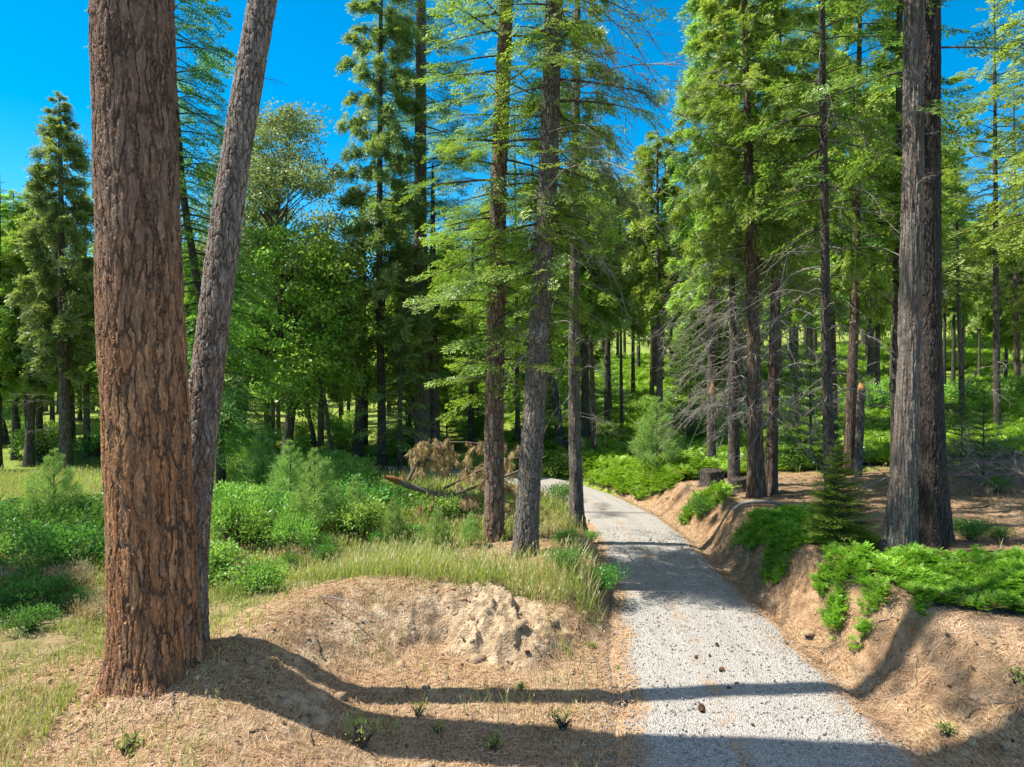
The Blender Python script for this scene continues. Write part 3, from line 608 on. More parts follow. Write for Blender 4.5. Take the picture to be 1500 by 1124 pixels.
link('crown', crown('fir_crown', [FIR, TWIG], 'fir', ax, zpx(560, g), 34, 3.5, 185, (.18, -.3), .14, 1.25, .95, .65, .5, cap(g), .06), rt)
add_dead(rt, ax, rd, zpx(620, g), zpx(350, g), 14, 2.2, .5)
rt, ax, rd, g = px_tree('fir_tree', 'brown trunked fir tucked close behind the tall dark trunked fir', (636, 668), [(635, 600), (634, 450), (634, 300)], (17, 600), (240,), MIDB, nseg=16)
link('crown', crown('fir_crown', [FIRD, TWIG], 'fir', ax, zpx(540, g), LH, 2.2, 60, (.2, -.3), .14, 1.4, .9, .7, .5), rt)
rt, ax, rd, g = px_tree('cedar_tree', 'dense grey green conifer with a ragged crown against the sky, thin dark stem showing below', (560, 690),
    [(559, 600), (556, 450), (556, 300), (558, 0)], (12, 600), 24, DARKB, nseg=14)
link('crown', crown('cedar_crown', [FIRG, TWIG], 'cedar', ax, zpx(530, g), 24, 2.0, 125, (.15, -.35), .15, 1.35, 1.0, .45, .8, cap(g), .1), rt)
rt, ax, rd, g = px_tree('oak_tree', 'broad dark oak trunk standing in pale grass behind the clearing', (528, 664), [(530, 600), (529, 520), (530, 440)], (19, 620), 11, DARKB, nseg=16, taper=.6)
_, cm = oak_mesh('clearing_oak', 11, 2.7, 3.2, 60, 130, 1.5, OAK, 31); link('crown', cm, rt)
add_dead(rt, ax, rd, 2.2, 6, 14, 1.8, .5)

# ================================================================ left side of the picture
rt, ax, rd, g = px_tree('pine_tree', 'straight grey trunked conifer with a pointed crown, rising from the meadow beside the massive pine', (97, 692),
    [(96, 640), (93, 500), (90, 350), (88, 200)], (15, 600), 14.2, MIDB, nseg=16, flare=(.10, .4))
link('crown', crown('pine_crown', [FIRG, TWIG], 'cedar', ax, zpx(540, g), 14.4, 1.55, 105, (.12, -.5), .10, 1.45, 1.0, .7, .6), rt)
add_dead(rt, ax, rd, zpx(660, g), zpx(450, g), 16, 1.6, .2)
for bx, pts, w, H, lb, m in ((42, [(46, 600), (50, 480)], 11, 10.5, 'paler of two thin trunks crossing at the foot in the meadow', MIDB), (45, [(40, 600), (33, 480)], 8, 9.5, 'thinner darker of two trunks crossing at the foot in the meadow', DARKB)):
    rt, ax, rd, g = px_tree('conifer_tree', lb, (bx, 684), pts, (w, 620), H, m, nseg=12)
    link('crown', crown('conifer_crown', [CEDAR, TWIG], 'cedar', ax, zpx(560, g), H, 1.7, 60, (.15, -.4), .12, 1.6, 1.0, .7, .5), rt)
    add_dead(rt, ax, rd, zpx(660, g), zpx(500, g), 10, 1.8, .2)
rt, ax, rd, g = px_tree('conifer_tree', 'dark conifer cut by the picture edge behind the shrubby meadow', (-8, 690), [(-6, 600), (-4, 450), (-2, 300)], (15, 600), 11.6, DARKB, nseg=14)
link('crown', crown('conifer_crown', [FIRD, TWIG], 'fir', ax, zpx(600, g), 11.6, 1.7, 80, (.15, -.5), .12, 1.4, .9, .7, .5), rt)
rt, ax, rd, g = px_tree('fir_tree', 'dark drooping fir half hidden behind the leaning grey pine', (325, 726),
    [(323, 640), (304, 500), (270, 300), (252, 100), (246, 0)], (13, 640), 25, DARKB, nseg=18, flare=(.06, .3))
link('crown', crown('fir_crown', [FIRD, TWIG], 'fir', ax, zpx(640, g), 25, 2.6, 260, (.30, -.3), .16, 1.15, .95, .62, .7, cap(g), .1), rt)
rt, ax, rd, g = px_tree('fir_tree', 'younger fir with a short brown trunk beyond the dark drooping fir', (356, 672), [(356, 600), (357, 450), (358, 300)], (10, 620), 11.5, MIDB, nseg=12)
link('crown', crown('fir_crown', [FIR, TWIG], 'fir', ax, zpx(590, g), 11.5, 2.3, 90, (.2, -.3), .12, 1.5, .9, .7, .5), rt)
rt, ax, rd, g = px_tree('oak_tree', 'oak with a crooked dark trunk rising from the bright shrubs, pale leaves at its top', (421, 694),
    [(420, 660), (428, 590), (422, 540), (409, 480), (412, 420), (418, 340)], (14, 620), 10.5, DARKB, nseg=16, flare=(.08, .4), taper=.97)
_, cm = oak_mesh('crooked_oak', 8.8, 2.7, 3.0, 90, 150, 1.35, OAK, 5); link('crown', cm, rt, (0, 0, 0))
_, cm = oak_mesh('crooked_oak_top', 13.8, 3.0, 6.0, 150, 240, 1.1, OAKG, 6, r0=.11); link('crown', cm, rt, (-.2, 0, 0))
for k_, (bx, by, w, H, R_, z0_, lb) in enumerate(((462, 664, 8, 9.0, 2.3, 2.4, 'short leafy oak with a thin dark stem between the crooked oak and the broad trunk'), (487, 700, 7, 8.5, 1.9, 2.2, 'leafy young oak crowding the gap before the ragged grey green conifer'),
        (395, 655, 8, 9.0, 2.6, 2.2, 'rounded oak at the meadow edge right behind the dark drooping fir'), (12, 650, 9, 10, 3.0, 2.6, 'sunlit oak thicket tree behind the dark conifer at the picture edge'), (150, 655, 9, 9.5, 3.0, 2.4, 'sunlit oak partly covered by the massive orange pine'))):
    g = G(bx, by); tm, cm = oak_mesh('oak', H, R_, z0_, 56, 140, 1.6, OAK, 40 + k_, r0=mpx(w, g) / 2); rt = root('oak_tree', g, lb, 'tree'); link('trunk', tm, rt); link('crown', cm, rt)

# ================================================================ right of the road
rt, ax, rd, g = px_tree('cedar_tree', 'big stringy barked cedar on the right bank, the paler front trunk of the pair', (1318, 817),
    [(1319, 770), (1326, 680), (1333, 500), (1337, 250), (1339, 0)], (30, 600), 27, CEDB, nseg=150, step=.03, lobes=.25, flare=(.17, .6), taper=.75, seed=12)
link('crown', crown('cedar_crown', [CEDAR, TWIG], 'cedar', ax, 10.5, 27, 2.6, 60, (.1, -.3), .2, 1.0, 1.0, .7, .6), rt)
add_dead(rt, ax, rd, zpx(520, g), zpx(60, g), 5, .6, .2)
rt, ax, rd, g = px_tree('fir_tree', 'thick dark trunk standing just behind the big stringy barked cedar', (1371, 800),
    [(1369, 760), (1364, 680), (1358, 500), (1358, 250), (1359, 0)], (39, 600), 27, DARKC, nseg=150, step=.03, lobes=.2, flare=(.12, .4), taper=.7, seed=13)
link('crown', crown('fir_crown', [FIRD, TWIG], 'fir', ax, zpx(250, g), 27, 2.5, 60, (.2, -.3), .14, 1.0, .95, .7, .5, cap(g) + 2, .4, gap=.15), rt)
rt, ax, rd, g = px_tree('cedar_tree', 'red brown cedar on the bank crest, front of a twiggy pair', (1109, 728),
    [(1107, 680), (1105, 560), (1102, 420), (1098, 280), (1094, 120)], (22, 640), 13.2, CEDR, nseg=60, step=.05, lobes=.3, flare=(.08, .5), taper=.8, seed=14)
link('crown', crown('cedar_crown', [CEDAR, TWIG], 'cedar', ax, zpx(380, g), 13.6, 1.75, 100, (.25, -.45), .18, .88, 1.0, .5, .75), rt)
add_dead(rt, ax, rd, zpx(620, g), zpx(330, g), 50, 1.9, .75)
rt, ax, rd, g = px_tree('cedar_tree', 'taller grey brown cedar trunk behind its red brown twin on the bank crest', (1129, 724),
    [(1130, 680), (1133, 560), (1137, 400), (1139, 250), (1140, 100)], (17, 640), 15, CEDR, nseg=60, step=.05, lobes=.3, flare=(.08, .5), taper=.72, seed=15)
link('crown', crown('cedar_crown', [CEDAR, TWIG], 'cedar', ax, zpx(270, g), 15, 1.9, 78, (.2, -.4), .18, .88, 1.0, .5, .75), rt)
add_dead(rt, ax, rd, zpx(600, g), zpx(200, g), 50, 2.1, .75)
rt, ax, rd, g = px_tree('dead_cedar', 'half dead cedar with a grey stem wrapped in bleached twigs, beside the dark stump', (1075, 712),
    [(1075, 640), (1074, 500), (1072, 400), (1070, 330)], (16, 640), 7.6, MIDB, nseg=32, step=.08, lobes=.2, flare=(.06, .3))
add_dead(rt, ax, rd, zpx(600, g), zpx(340, g), 60, 1.9, .75)
link('crown', crown('cedar_crown', [CEDAR, TWIG], 'cedar', ax, zpx(400, g), 8.4, 1.0, 26, (.2, -.4), .18, 1.1, 1.0, .5, .75), rt)
rt, ax, rd, g = px_tree('cedar_tree', 'bright yellow green cedar whose crown overhangs the far road bend', (1042, 690),
    [(1042, 600), (1043, 450), (1046, 300), (1050, 100), (1052, 0)], (13, 620), 17, MIDB, nseg=20, flare=(.05, .3))
link('crown', crown('cedar_crown', [CEDAR, TWIG], 'cedar', ax, zpx(460, g), 17.5, 1.45, 130, (.2, -.45), .18, 1.15, 1.0, .5, .7, cap(g), .2), rt)
add_dead(rt, ax, rd, zpx(600, g), zpx(400, g), 22, 2.0, .75)
P_ = np.array([ax(zpx(573, g))[0] - .02, -rd(zpx(573, g)) * .95, zpx(573, g)]); bf = Buf()
r_ = np.random.default_rng(5); th = np.arange(12) / 12 * 6.283; rows = []
for v_ in np.linspace(0, 1, 8): rows.append(np.stack([.085 * np.cos(th) * math.sin(.25 + v_ * 2.7) * (1 + .3 * r_.normal(size=12)), -.05 + .05 * np.sin(th) * math.sin(.25 + v_ * 2.7), np.full(12, (v_ - .5) * .52) + r_.normal(size=12) * .02], 1))
bf.grid(np.concatenate(rows), 12, 8, True); link('torn_wood', bf.mesh('torn_wood', [RAWW]), rt, P_)
rt, ax, rd, g = px_tree('burnt_fir', 'thin trunk scorched black above and grey below, standing behind the little fir sapling', (1217, 752),
    [(1215, 680), (1211, 560), (1209, 430), (1208, 300), (1205, 150), (1204, 0)], (15, 620), 15, DARKB, nseg=40, step=.06, flare=(.05, .4), taper=.75, seed=17)
link('crown', crown('fir_crown', [FIRD, TWIG], 'fir', ax, zpx(350, g), 15, 2.1, 52, (.25, -.3), .16, 1.1, .9, .6, .5, gap=.1), rt)
add_dead(rt, ax, rd, zpx(640, g), zpx(60, g), 40, 1.9, .5)
rt, ax, rd, g = px_tree('cedar_tree', 'reddish cedar trunk beside the cut snag with an orange top', (1243, 696), [(1245, 640), (1249, 540), (1253, 420), (1255, 300)], (15, 620), 16, CEDR, nseg=30, step=.08, lobes=.2, flare=(.06, .4))
link('crown', crown('cedar_crown', [CEDAR, TWIG], 'cedar', ax, zpx(430, g), 16, 2.0, 75, (.2, -.45), .18, 1.25, 1.0, .5, .7), rt)
add_dead(rt, ax, rd, zpx(600, g), zpx(400, g), 16, 1.8, .5)
rt, ax, rd, g = px_tree('cedar_tree', 'thin brown cedar stem just behind the scorched trunk', (1224, 682), [(1223, 600), (1220, 480), (1219, 350)], (9, 620), 13, CEDR, nseg=20)
link('crown', crown('cedar_crown', [CEDAR, TWIG], 'cedar', ax, zpx(440, g), 13, 1.6, 45, (.2, -.45), .18, 1.4, 1.0, .5, .7), rt)
add_dead(rt, ax, rd, zpx(600, g), zpx(430, g), 12, 1.6, .5)
rt, ax, rd, g = px_tree('cut_snag', 'short grey snag broken off at head height with a raw orange top', (1257, 699), [(1259, 640), (1261, 585), (1262, 571)], (11, 640), (570,), GREYB, nseg=24, step=.06, flare=(.03, .2), taper=.0, lobes=.1)
bf = Buf(); zt = zpx(571, g); rr_ = rd(zt); a = ax(zt); rows = []
for v_ in np.linspace(0, 1, 6): rows.append(np.stack([a[0] + rr_ * .98 * np.cos(th) * (1 - .75 * v_ ** 2), a[1] + rr_ * .98 * np.sin(th) * (1 - .75 * v_ ** 2), zt - .03 + v_ * .16 + r_.random(12) * .12 * v_], 1))
bf.grid(np.concatenate(rows), 12, 6, True); link('raw_top', bf.mesh('raw_top', [RAWW]), rt)
rt, ax, rd, g = px_tree('fir_tree', 'straight dark fir trunk seen past the edge of the big stringy barked cedar', (1311, 694), [(1312, 600), (1314, 450), (1317, 250), (1318, 0)], (13, 600), 24, DARKB, nseg=24, flare=(.05, .3))
link('crown', crown('fir_crown', [FIRD, TWIG], 'fir', ax, zpx(400, g), 24, 2.2, 75, (.22, -.3), .15, 1.15, .95, .6, .55, cap(g), .12), rt)
add_dead(rt, ax, rd, zpx(640, g), zpx(380, g), 20, 2.2, .2, TWIG)
for bx, by, pts, w, H, m, kd, lm, z0p, Lm, n_, ls, lb in (
    (967, 668, [(966, 560), (964, 400), (963, 250)], 10, (195,), MIDB, 'cedar', CEDAR, 460, 1.5, 110, 1.4, 'lone straight stem rising from the bright green carpet past the bend'),
    (870, 672, [(868, 600), (866, 500), (864, 400)], 8, (250,), CEDR, 'cedar', CEDAR, 480, 1.5, 70, 1.6, 'thin reddish stem standing right across the road bend'),
    (858, 648, [(857, 580), (857, 480), (857, 380)], 12, (200,), DARKB, 'fir', FIRG, 450, 2.3, 80, 1.7, 'dark stout stem behind the thin reddish one across the bend'),
    (889, 630, [(890, 560), (891, 450), (892, 300)], 9, (210,), DARKB, 'fir', FIRG, 440, 2.2, 90, 1.8, 'dark stem next to the stout one, set deeper in the wood'),
    (911, 640, [(910, 560), (909, 450), (908, 300)], 5, (260,), DARKB, 'cedar', CEDAR, 470, 2.0, 70, 1.8, 'pole thin stem between the dark stem and the lone straight stem'),
    (822, 655, [(816, 600), (806, 540), (798, 450)], 12, 13, DARKB, 'fir', FIR, 450, 2.2, 60, 1.7, 'dark leaning trunk glimpsed between the thick grey fir and the slender cedar'),
    (1411, 624, [(1409, 560), (1405, 470), (1402, 350)], 8, 12, MIDB, 'fir', FIRG, 430, 2.0, 80, 1.6, 'slim grey stem on the sunlit slope beside the thick dark trunk'),
    (1461, 632, [(1460, 550), (1459, 430), (1458, 250)], 10, 17, DARKB, 'fir', FIR, 380, 2.4, 100, 1.5, 'straight dark trunk on the sunlit slope behind the bushy young pine'),
    (1491, 582, [(1490, 530), (1488, 430), (1487, 330)], 9, 17, CEDR, 'fir', FIR, 420, 3.0, 90, 1.9, 'orange brown trunk high on the sunlit slope near the picture edge'),
    (586, 694, [(586, 600), (587, 500), (588, 430)], 6, (395,), MIDB, 'fir', SAPL, 655, 1.7, 70, 1.15, 'bright young fir with wide flat limbs in front of the tall dark trunk'),
    (58, 664, [(58, 600), (59, 500), (60, 400)], 8, (262,), DARKB, 'cedar', FIRG, 560, 1.5, 120, 1.5, 'slim feathery conifer behind the two crossing trunks in the meadow'),
    (128, 668, [(127, 600), (126, 500), (125, 400)], 8, (232,), MIDB, 'fir', FIR, 590, 1.5, 120, 1.4, 'slim bright conifer half hidden by the massive orange pine'),
    (22, 672, [(22, 600), (22, 500), (21, 400)], 8, (280,), DARKB, 'cedar', CEDAR, 580, 1.5, 110, 1.5, 'light green conifer between the dark edge conifer and the crossing trunks'),
    (392, 664, [(391, 600), (390, 500), (389, 400)], 8, (235,), MIDB, 'cedar', FIRG, 560, 1.5, 130, 1.5, 'slender grey green conifer rising behind the crooked oak'),
    (470, 668, [(470, 600), (470, 500), (471, 400)], 8, (330,), DARKB, 'cedar', CEDAR, 570, 1.5, 110, 1.5, 'slender light conifer in the row between crooked oak and ragged conifer'),
    (600, 655, [(600, 600), (601, 500), (601, 400)], 6, (350,), MIDB, 'fir', SAPL, 590, 1.9, 60, 1.6, 'slim fir filling the gap on the clearing side of the tall dark trunked fir'),
    (690, 650, [(690, 600), (691, 500), (692, 400)], 8, (330,), DARKB, 'fir', SAPL, 600, 2.2, 70, 1.6, 'fir with low limbs behind the reddish plated trunk'),
    (758, 645, [(758, 600), (757, 500), (756, 400)], 7, 15, MIDB, 'fir', FIRD, 560, 2.3, 80, 1.8, 'fir stem seen between the reddish plated trunk and the thick grey fir'),
    (1165, 640, [(1165, 560), (1166, 450), (1166, 300)], 9, 15, DARKB, 'cedar', CEDAR, 470, 2.3, 110, 1.6, 'cedar filling the gap beyond the taller grey brown cedar trunk'),
    (1285, 610, [(1285, 550), (1286, 450), (1287, 300)], 8, 16, MIDB, 'cedar', CEDAR, 470, 2.5, 110, 1.8, 'cedar on the slope between the cut snag and the straight dark fir trunk')):
    rt, ax, rd, g = px_tree('conifer_tree', lb, (bx, by), pts, (w, 590), H, m, nseg=14, flare=(.06, .4))
    link('crown', crown('conifer_crown', [lm, TWIG], kd, ax, zpx(z0p, g), LH, Lm, int(n_ * .72), (.2, -.4), .16, ls, .9, .6, .55), rt)
    add_dead(rt, ax, rd, zpx(600, g), zpx(z0p - 20, g), 8, 1.7, .5)
# the fir whose sprays hang in at the picture edge
rt, ax, rd, g = px_tree('fir_tree', 'sunlit fir at the picture edge whose pale green limbs hang into view', (1590, 690), [(1590, 500), (1590, 250), (1590, 0)], (26, 600), 20, MIDB, nseg=24, depth=15)
link('crown', crown('fir_crown', [CEDAR, TWIG], 'fir', ax, zpx(450, g), 20, 2.7, 130, (.22, -.25), .16, 1.05, .95, .6, .6, cap(g), .15), rt)
add_dead(rt, ax, rd, zpx(560, g), zpx(300, g), 14, 1.8, .5)
# a tall pine further back above the cedar crowns
rt, ax, rd, g = px_tree('pine_tree', 'tall pine behind the bright cedar crowns with dark needles against the sky', (1085, 640), [(1080, 500), (1075, 250), (1070, 0)], (16, 600), 27, MIDB, nseg=16, depth=30)
link('crown', crown('pine_crown', [PINE, TWIG], 'pine', ax, 12, 27, 3.2, 60, (.0, -.5), .05, 1.7, 1.3, .5, .7), rt)

# a fir beyond the picture edge; its shade falls on the thicket by the massive pine
g = np.array([-13.6, 10.4, 0]); g[2] = float(hgt(g[:1], g[1:2], fine=False)[0]); rt = root('fir_tree', g, 'bushy fir past the picture edge that shades the thicket beside the massive pine', 'tree')
link('trunk', trunk_mesh('shade_fir_trunk', [[0, 0, -.3], [.05, 0, 5], [0, 0, 12.5]], [.2, .13, .02], MIDB, 14, (.08, .4), .2), rt)
link('crown', crown('shade_fir_crown', [FIR, TWIG], 'fir', lambda z: (0, 0), 3.2, 12.5, 2.4, 150, (.15, -.4), .12, 1.2, 1.0, .7, .6), rt)

# ================================================================ saplings, shrubs and low plants
def plant(name, me, px, py, sc, label, cat, group=None, part='foliage', stem=None, rotz=None, sy=None):
    g = G(px, py); r = root(name, g, label, cat, group, rng.uniform(0, 6.28) if rotz is None else rotz, sc); link(part, me, r)
    if stem: link('stem', stem, r)
    return r
def stem_mesh(H, r): bf = Buf(); u = np.linspace(0, 1, 8); bf.tube(np.stack([.012 * np.sin(u * 7), .012 * np.cos(u * 5), -.06 + u * H], 1), r * (1 - .85 * u), 7); return bf.mesh('stem', [TWIG])
def inpoly(x, y, P):
    P = np.asarray(P); r = np.zeros(x.shape, bool); j = len(P) - 1
    for i in range(len(P)):
        c = ((P[i, 1] > y) != (P[j, 1] > y)) & (x < (P[j, 0] - P[i, 0]) * (y - P[i, 1]) / (P[j, 1] - P[i, 1] + 1e-12) + P[i, 0]); r ^= c; j = i
    return r
# the small fir on the right bank
g = G(1226, 806); H = (806 - 643) / 1000 * g[1]
r = root('fir_sapling', g, 'small tiered fir sapling alone on the right bank above the mat of low shrub', 'sapling')
link('foliage', sapling_crown('fir', H, .64, FIR, 3, 14, 10, .62, 1.5, (-.02, -.6)), r); link('stem', stem_mesh(H, .028), r)
SP = [sapling_crown('pine', 1.6, .75, SAPL, k_, 8, 6, .8, 1.0, (-.45, -.9), 'pine_sapling') for k_ in range(2)]; SS = stem_mesh(1.6, .03)
SF = [sapling_crown('fir', 2.6, 1.0, FIRD, k_, 13, 7, .9, .9, (-.05, -.6), 'young_fir') for k_ in range(2)]; SFS = stem_mesh(2.6, .04)
SFL = sapling_crown('fir', 2.6, 1.05, SAPL, 5, 12, 6, 1.0, .8, (-.1, -.6), 'pale_young_fir')
for i, (px, py, sc, lb) in enumerate(((80, 792, 1.15, 'bushy dark pine sapling in the shade beside the massive pine'), (462, 792, 1.15, 'feathery pale pine sapling before the crooked oak'), (575, 795, .55, 'low pine sapling under the torn orange end of the fallen branch'),
        (640, 804, .5, 'low pine sapling spreading in front of the fallen branch'), (690, 800, .42, 'little pine sapling at the foot of the reddish plated fir'), (520, 785, .75, 'pine sapling between the feathery pale one and the torn branch end'),
        (425, 765, 1.2, 'dark young pine behind the leafy bush by the leaning pine'), (385, 740, 1.3, 'pine sapling in the shade of the dark drooping fir'))):
    plant('pine_sapling', SP[i % 2], px, py, sc, lb, 'sapling', stem=SS)
for i, (px, py, sc, me_, lb) in enumerate(((962, 697, 1.5, SP[0], 'airy pale pine sapling growing on the green carpet at the road bend'), (1011, 648, 1.75, SFL, 'pale young fir in full sun at the edge of the deeper wood'), (1187, 684, 1.55, SF[0], 'dense dark young fir between the cedar pair and the scorched trunk'),
        (1440, 700, .85, SF[1], 'bushy dark young fir beside the grey brush pile'), (1408, 690, .8, SF[0], 'smaller dark young fir just behind the bushy one by the brush pile'), (895, 610, 1.5, SFL, 'pale young fir deep in the wood between the dark stems'),
        (1345, 640, 1.3, SFL, 'young fir on the slope hidden partly by the big cedar'), (1005, 608, 1.9, SF[1], 'dark young fir standing behind the pale young fir'), (595, 668, 1.4, SFL, 'light green young fir by the clearing next to the tall dark trunk'),
        (655, 660, 1.2, SF[0], 'dark young fir behind the crown of the fallen branch'), (700, 645, 1.6, SFL, 'pale young fir seen past the reddish plated trunk'), (805, 650, 1.2, SFL, 'pale young fir beside the dark leaning trunk'))):
    plant('young_fir' if me_ is not SP[0] else 'pine_sapling', me_, px, py, sc, lb, 'sapling', stem=SFS if me_ is not SP[0] else SS)
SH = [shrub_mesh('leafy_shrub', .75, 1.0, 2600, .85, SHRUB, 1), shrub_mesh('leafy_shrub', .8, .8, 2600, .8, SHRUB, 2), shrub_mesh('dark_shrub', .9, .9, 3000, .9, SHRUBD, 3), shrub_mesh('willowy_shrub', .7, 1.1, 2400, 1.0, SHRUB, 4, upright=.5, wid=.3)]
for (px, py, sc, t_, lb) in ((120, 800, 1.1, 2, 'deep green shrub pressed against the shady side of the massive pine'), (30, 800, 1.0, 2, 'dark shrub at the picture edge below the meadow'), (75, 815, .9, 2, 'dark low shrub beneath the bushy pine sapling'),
        (345, 790, 1.05, 0, 'bright leafy bush right beside the leaning pine'), (392, 800, .95, 1, 'blue green leafy bush in front of the dark young pine'), (330, 850, .9, 0, 'light bush growing at the foot of the leaning pine'), (372, 868, .75, 1, 'small bush at the corner of the dirt mound'),
        (430, 812, .8, 3, 'willowy bush on the grass behind the dirt mound'), (480, 740, 1.2, 0, 'round bright bush in front of the short leafy oak'), (520, 735, 1.0, 3, 'willowy bush below the ragged grey green conifer'), (495, 705, 1.3, 1, 'bright bush by the pale strip of road in the clearing'),
        (450, 715, 1.2, 0, 'sunny bush to the side of the crooked oak trunk'), (600, 752, .75, 3, 'willowy bush under the bleached limb of the fallen branch'), (555, 775, .7, 1, 'low bright bush beneath the torn orange wood'), (650, 770, .9, 0, 'leafy bush in the brown needles of the fallen branch'),
        (700, 770, .8, 2, 'dark little shrub behind the foot of the reddish fir'), (820, 735, .7, 2, 'deep green shrub between thick grey fir and slender cedar'), (828, 800, .42, 0, 'small bright shrub on the left road edge by the slender cedar'), (865, 790, .30, 1, 'tuft of bright leaves at the road edge under the slender cedar'),
        (826, 832, .42, 2, 'dark weed clump on the shaded road bank past the thick grey fir'), (880, 862, .5, 2, 'dark low plant hanging over the shaded cut of the left bank'), (1035, 755, .55, 2, 'dark green clump hanging over the cut bank below the stump'), (1420, 790, .45, 2, 'small dark shrub at the foot of the thick dark trunk'),
        (1462, 722, .42, 3, 'yellow green shrub glowing in front of the brush pile'), (1470, 790, .3, 1, 'tiny sprig in the shaded needles past the thick trunk'), (760, 690, .9, 0, 'bright bush between the reddish trunk and the thick grey trunk'), (815, 700, 1.1, 0, 'bright bush on the inside of the road bend'), (660, 690, 1.1, 1, 'round bush behind the fallen branch'),
        (1160, 690, .8, 2, 'dark shrub under the dense young fir'), (1350, 690, .6, 1, 'low shrub on the brown ground past the big cedar'), (580, 665, 1.4, 0, 'light bush at the back of the clearing'), (380, 690, 1.1, 1, 'shrub between the dark fir and crooked oak trunks'), (352, 705, 1.0, 2, 'dark shrub under the drooping fir'), (170, 760, 1.0, 0, 'bright shrub half covered by the massive pine')):
    plant(SH[t_].name.split('.')[0], SH[t_], px, py, sc, lb, 'shrub')
def bush_group(n, poly, kinds, sc, lab, grp, mind):
    P = np.array(poly); done = []; tr = 0
    while len(done) < n and tr < 4000:
        tr += 1; px = rng.uniform(P[:, 0].min(), P[:, 0].max()); py = rng.uniform(P[:, 1].min(), P[:, 1].max())
        if not inpoly(np.array([px]), np.array([py]), P)[0]: continue
        g = G(px, py); d_, (h_,) = line_dist(g[:1], g[1:2], ROAD)
        if abs(d_[0]) - h_[0] < .5 or any(np.hypot(g[0] - q[0], g[1] - q[1]) < mind for q in done): continue
        k_ = kinds[rng.integers(len(kinds))]; r = root(SH[k_].name.split('.')[0], g, lab, 'shrub', grp, rng.uniform(0, 6.28), [s * rng.uniform(.85, 1.15) for s in (sc * rng.uniform(.75, 1.25),) * 3]); link('foliage', SH[k_], r); done.append(g)
bush_group(34, [(310, 700), (440, 665), (600, 668), (620, 674), (535, 688), (535, 790), (520, 800), (430, 800), (320, 810)], [0, 1, 3, 0, 3, 1, 2], 1.1, 'leafy bush in the bright tangle between the leaning pine and the fallen branch', 'bushes in the bright tangle by the fallen branch', .75)
bush_group(22, [(-60, 640), (330, 630), (620, 624), (740, 630), (740, 668), (330, 680), (-60, 690)], [0, 1, 3, 0], 1.5, 'light green bush on the far side of the sunny clearing', 'bushes on the far side of the clearing', 1.8)
bush_group(20, [(760, 615), (1040, 590), (1480, 560), (1560, 600), (1300, 625), (860, 650)], [0, 1, 0], 1.6, 'light green bush in the wood beyond the bend', 'bushes in the wood beyond the bend', 2.0)
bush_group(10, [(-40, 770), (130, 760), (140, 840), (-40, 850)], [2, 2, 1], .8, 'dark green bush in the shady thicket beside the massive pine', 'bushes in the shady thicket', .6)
SH.append(shrub_mesh('dry_weed', .45, .45, 2600, .75, DRYG, 30, 5, upright=.7, wid=.14)); SH.append(shrub_mesh('weedy_shrub', .45, .45, 1500, .6, SHRUBD, 31, 6, upright=.3, wid=.4))
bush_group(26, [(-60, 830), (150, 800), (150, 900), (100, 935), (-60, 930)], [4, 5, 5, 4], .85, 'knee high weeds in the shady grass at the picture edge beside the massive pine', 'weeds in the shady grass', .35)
bush_group(16, [(310, 830), (420, 800), (620, 790), (720, 800), (640, 812), (440, 830), (330, 900)], [4, 5, 5], .7, 'knee high weeds along the grassy rim behind the dirt mound', 'weeds along the rim', .4)
# weeds and tufts on the straw
WD = [shrub_mesh('weed', .14, .14, 120, .42, GRASS, 20, 3), shrub_mesh('weed', .12, .20, 120, .42, GRASS, 21, 3, upright=.8, wid=.35)]
for px, py, sc, lb in ((825, 1070, 1.4, 'green weed on the straw close to the wheel track'), (612, 1050, 1.0, 'pale weed beside the wide tree shadow'), (1392, 1075, 1.1, 'weed on the straw slope beside the road'), (1490, 1000, 1.5, 'green weed at the picture edge on the right slope'), (530, 1095, 1.6, 'clump of weeds in the shadow edge on the pull-out'),
        (908, 985, .7, 'tiny weed at the ragged road edge'), (765, 1010, .9, 'weed poking out of the narrow shadow'), (720, 1100, 1.2, 'leafy weed in the wide shadow near the bottom edge'), (182, 1105, 1.3, 'bright weed below the massive pine'), (420, 870, 1.0, 'weed on the crest of the dirt mound'), (870, 950, .8, 'weed near the shaded bank on the straw'), (640, 1075, .8, 'feathery weed beside the wide shadow'), (285, 905, .9, 'weed stalks at the foot of the leaning pine')):
    plant('weed', WD[rng.integers(2)], px, py, sc, lb, 'weed')

# the low mats of bright shrub on the bank
def frond_tpl(seed, ls):
    r = np.random.default_rng(seed); V = []; T = []
    for i in range(4):
        a = r.uniform(0, 6.28); el = r.uniform(.35, 1.1); d = np.array([math.cos(a) * math.cos(el), math.sin(a) * math.cos(el), math.sin(el)]); s_ = unit(np.cross(d, [0, 0, 1.0])); m = 9; q = np.linspace(.1, 1, m); l = r.uniform(.13, .22) * ls
        P = d * (q * l)[:, None] - np.array([0, 0, .9]) * ((q * l) ** 2)[:, None] / ls
        for sg in (-1, 1):
            D = unit(d * .5 + s_ * sg + r.normal(size=(m, 3)) * .2); ln = ls * .050 * (1.1 - .55 * q) * r.uniform(.8, 1.2, m); V.append(leafq(P, D, unit(np.cross(d, s_)) * 1.0 + r.normal(size=(m, 3)) * .3, ln, ln * .42)); T.append(np.clip(.35 + .35 * q + r.normal(size=m) * .12, 0, 1))
    return np.concatenate(V), np.concatenate(T)
FT = [frond_tpl(k_, 1.0) for k_ in range(6)]
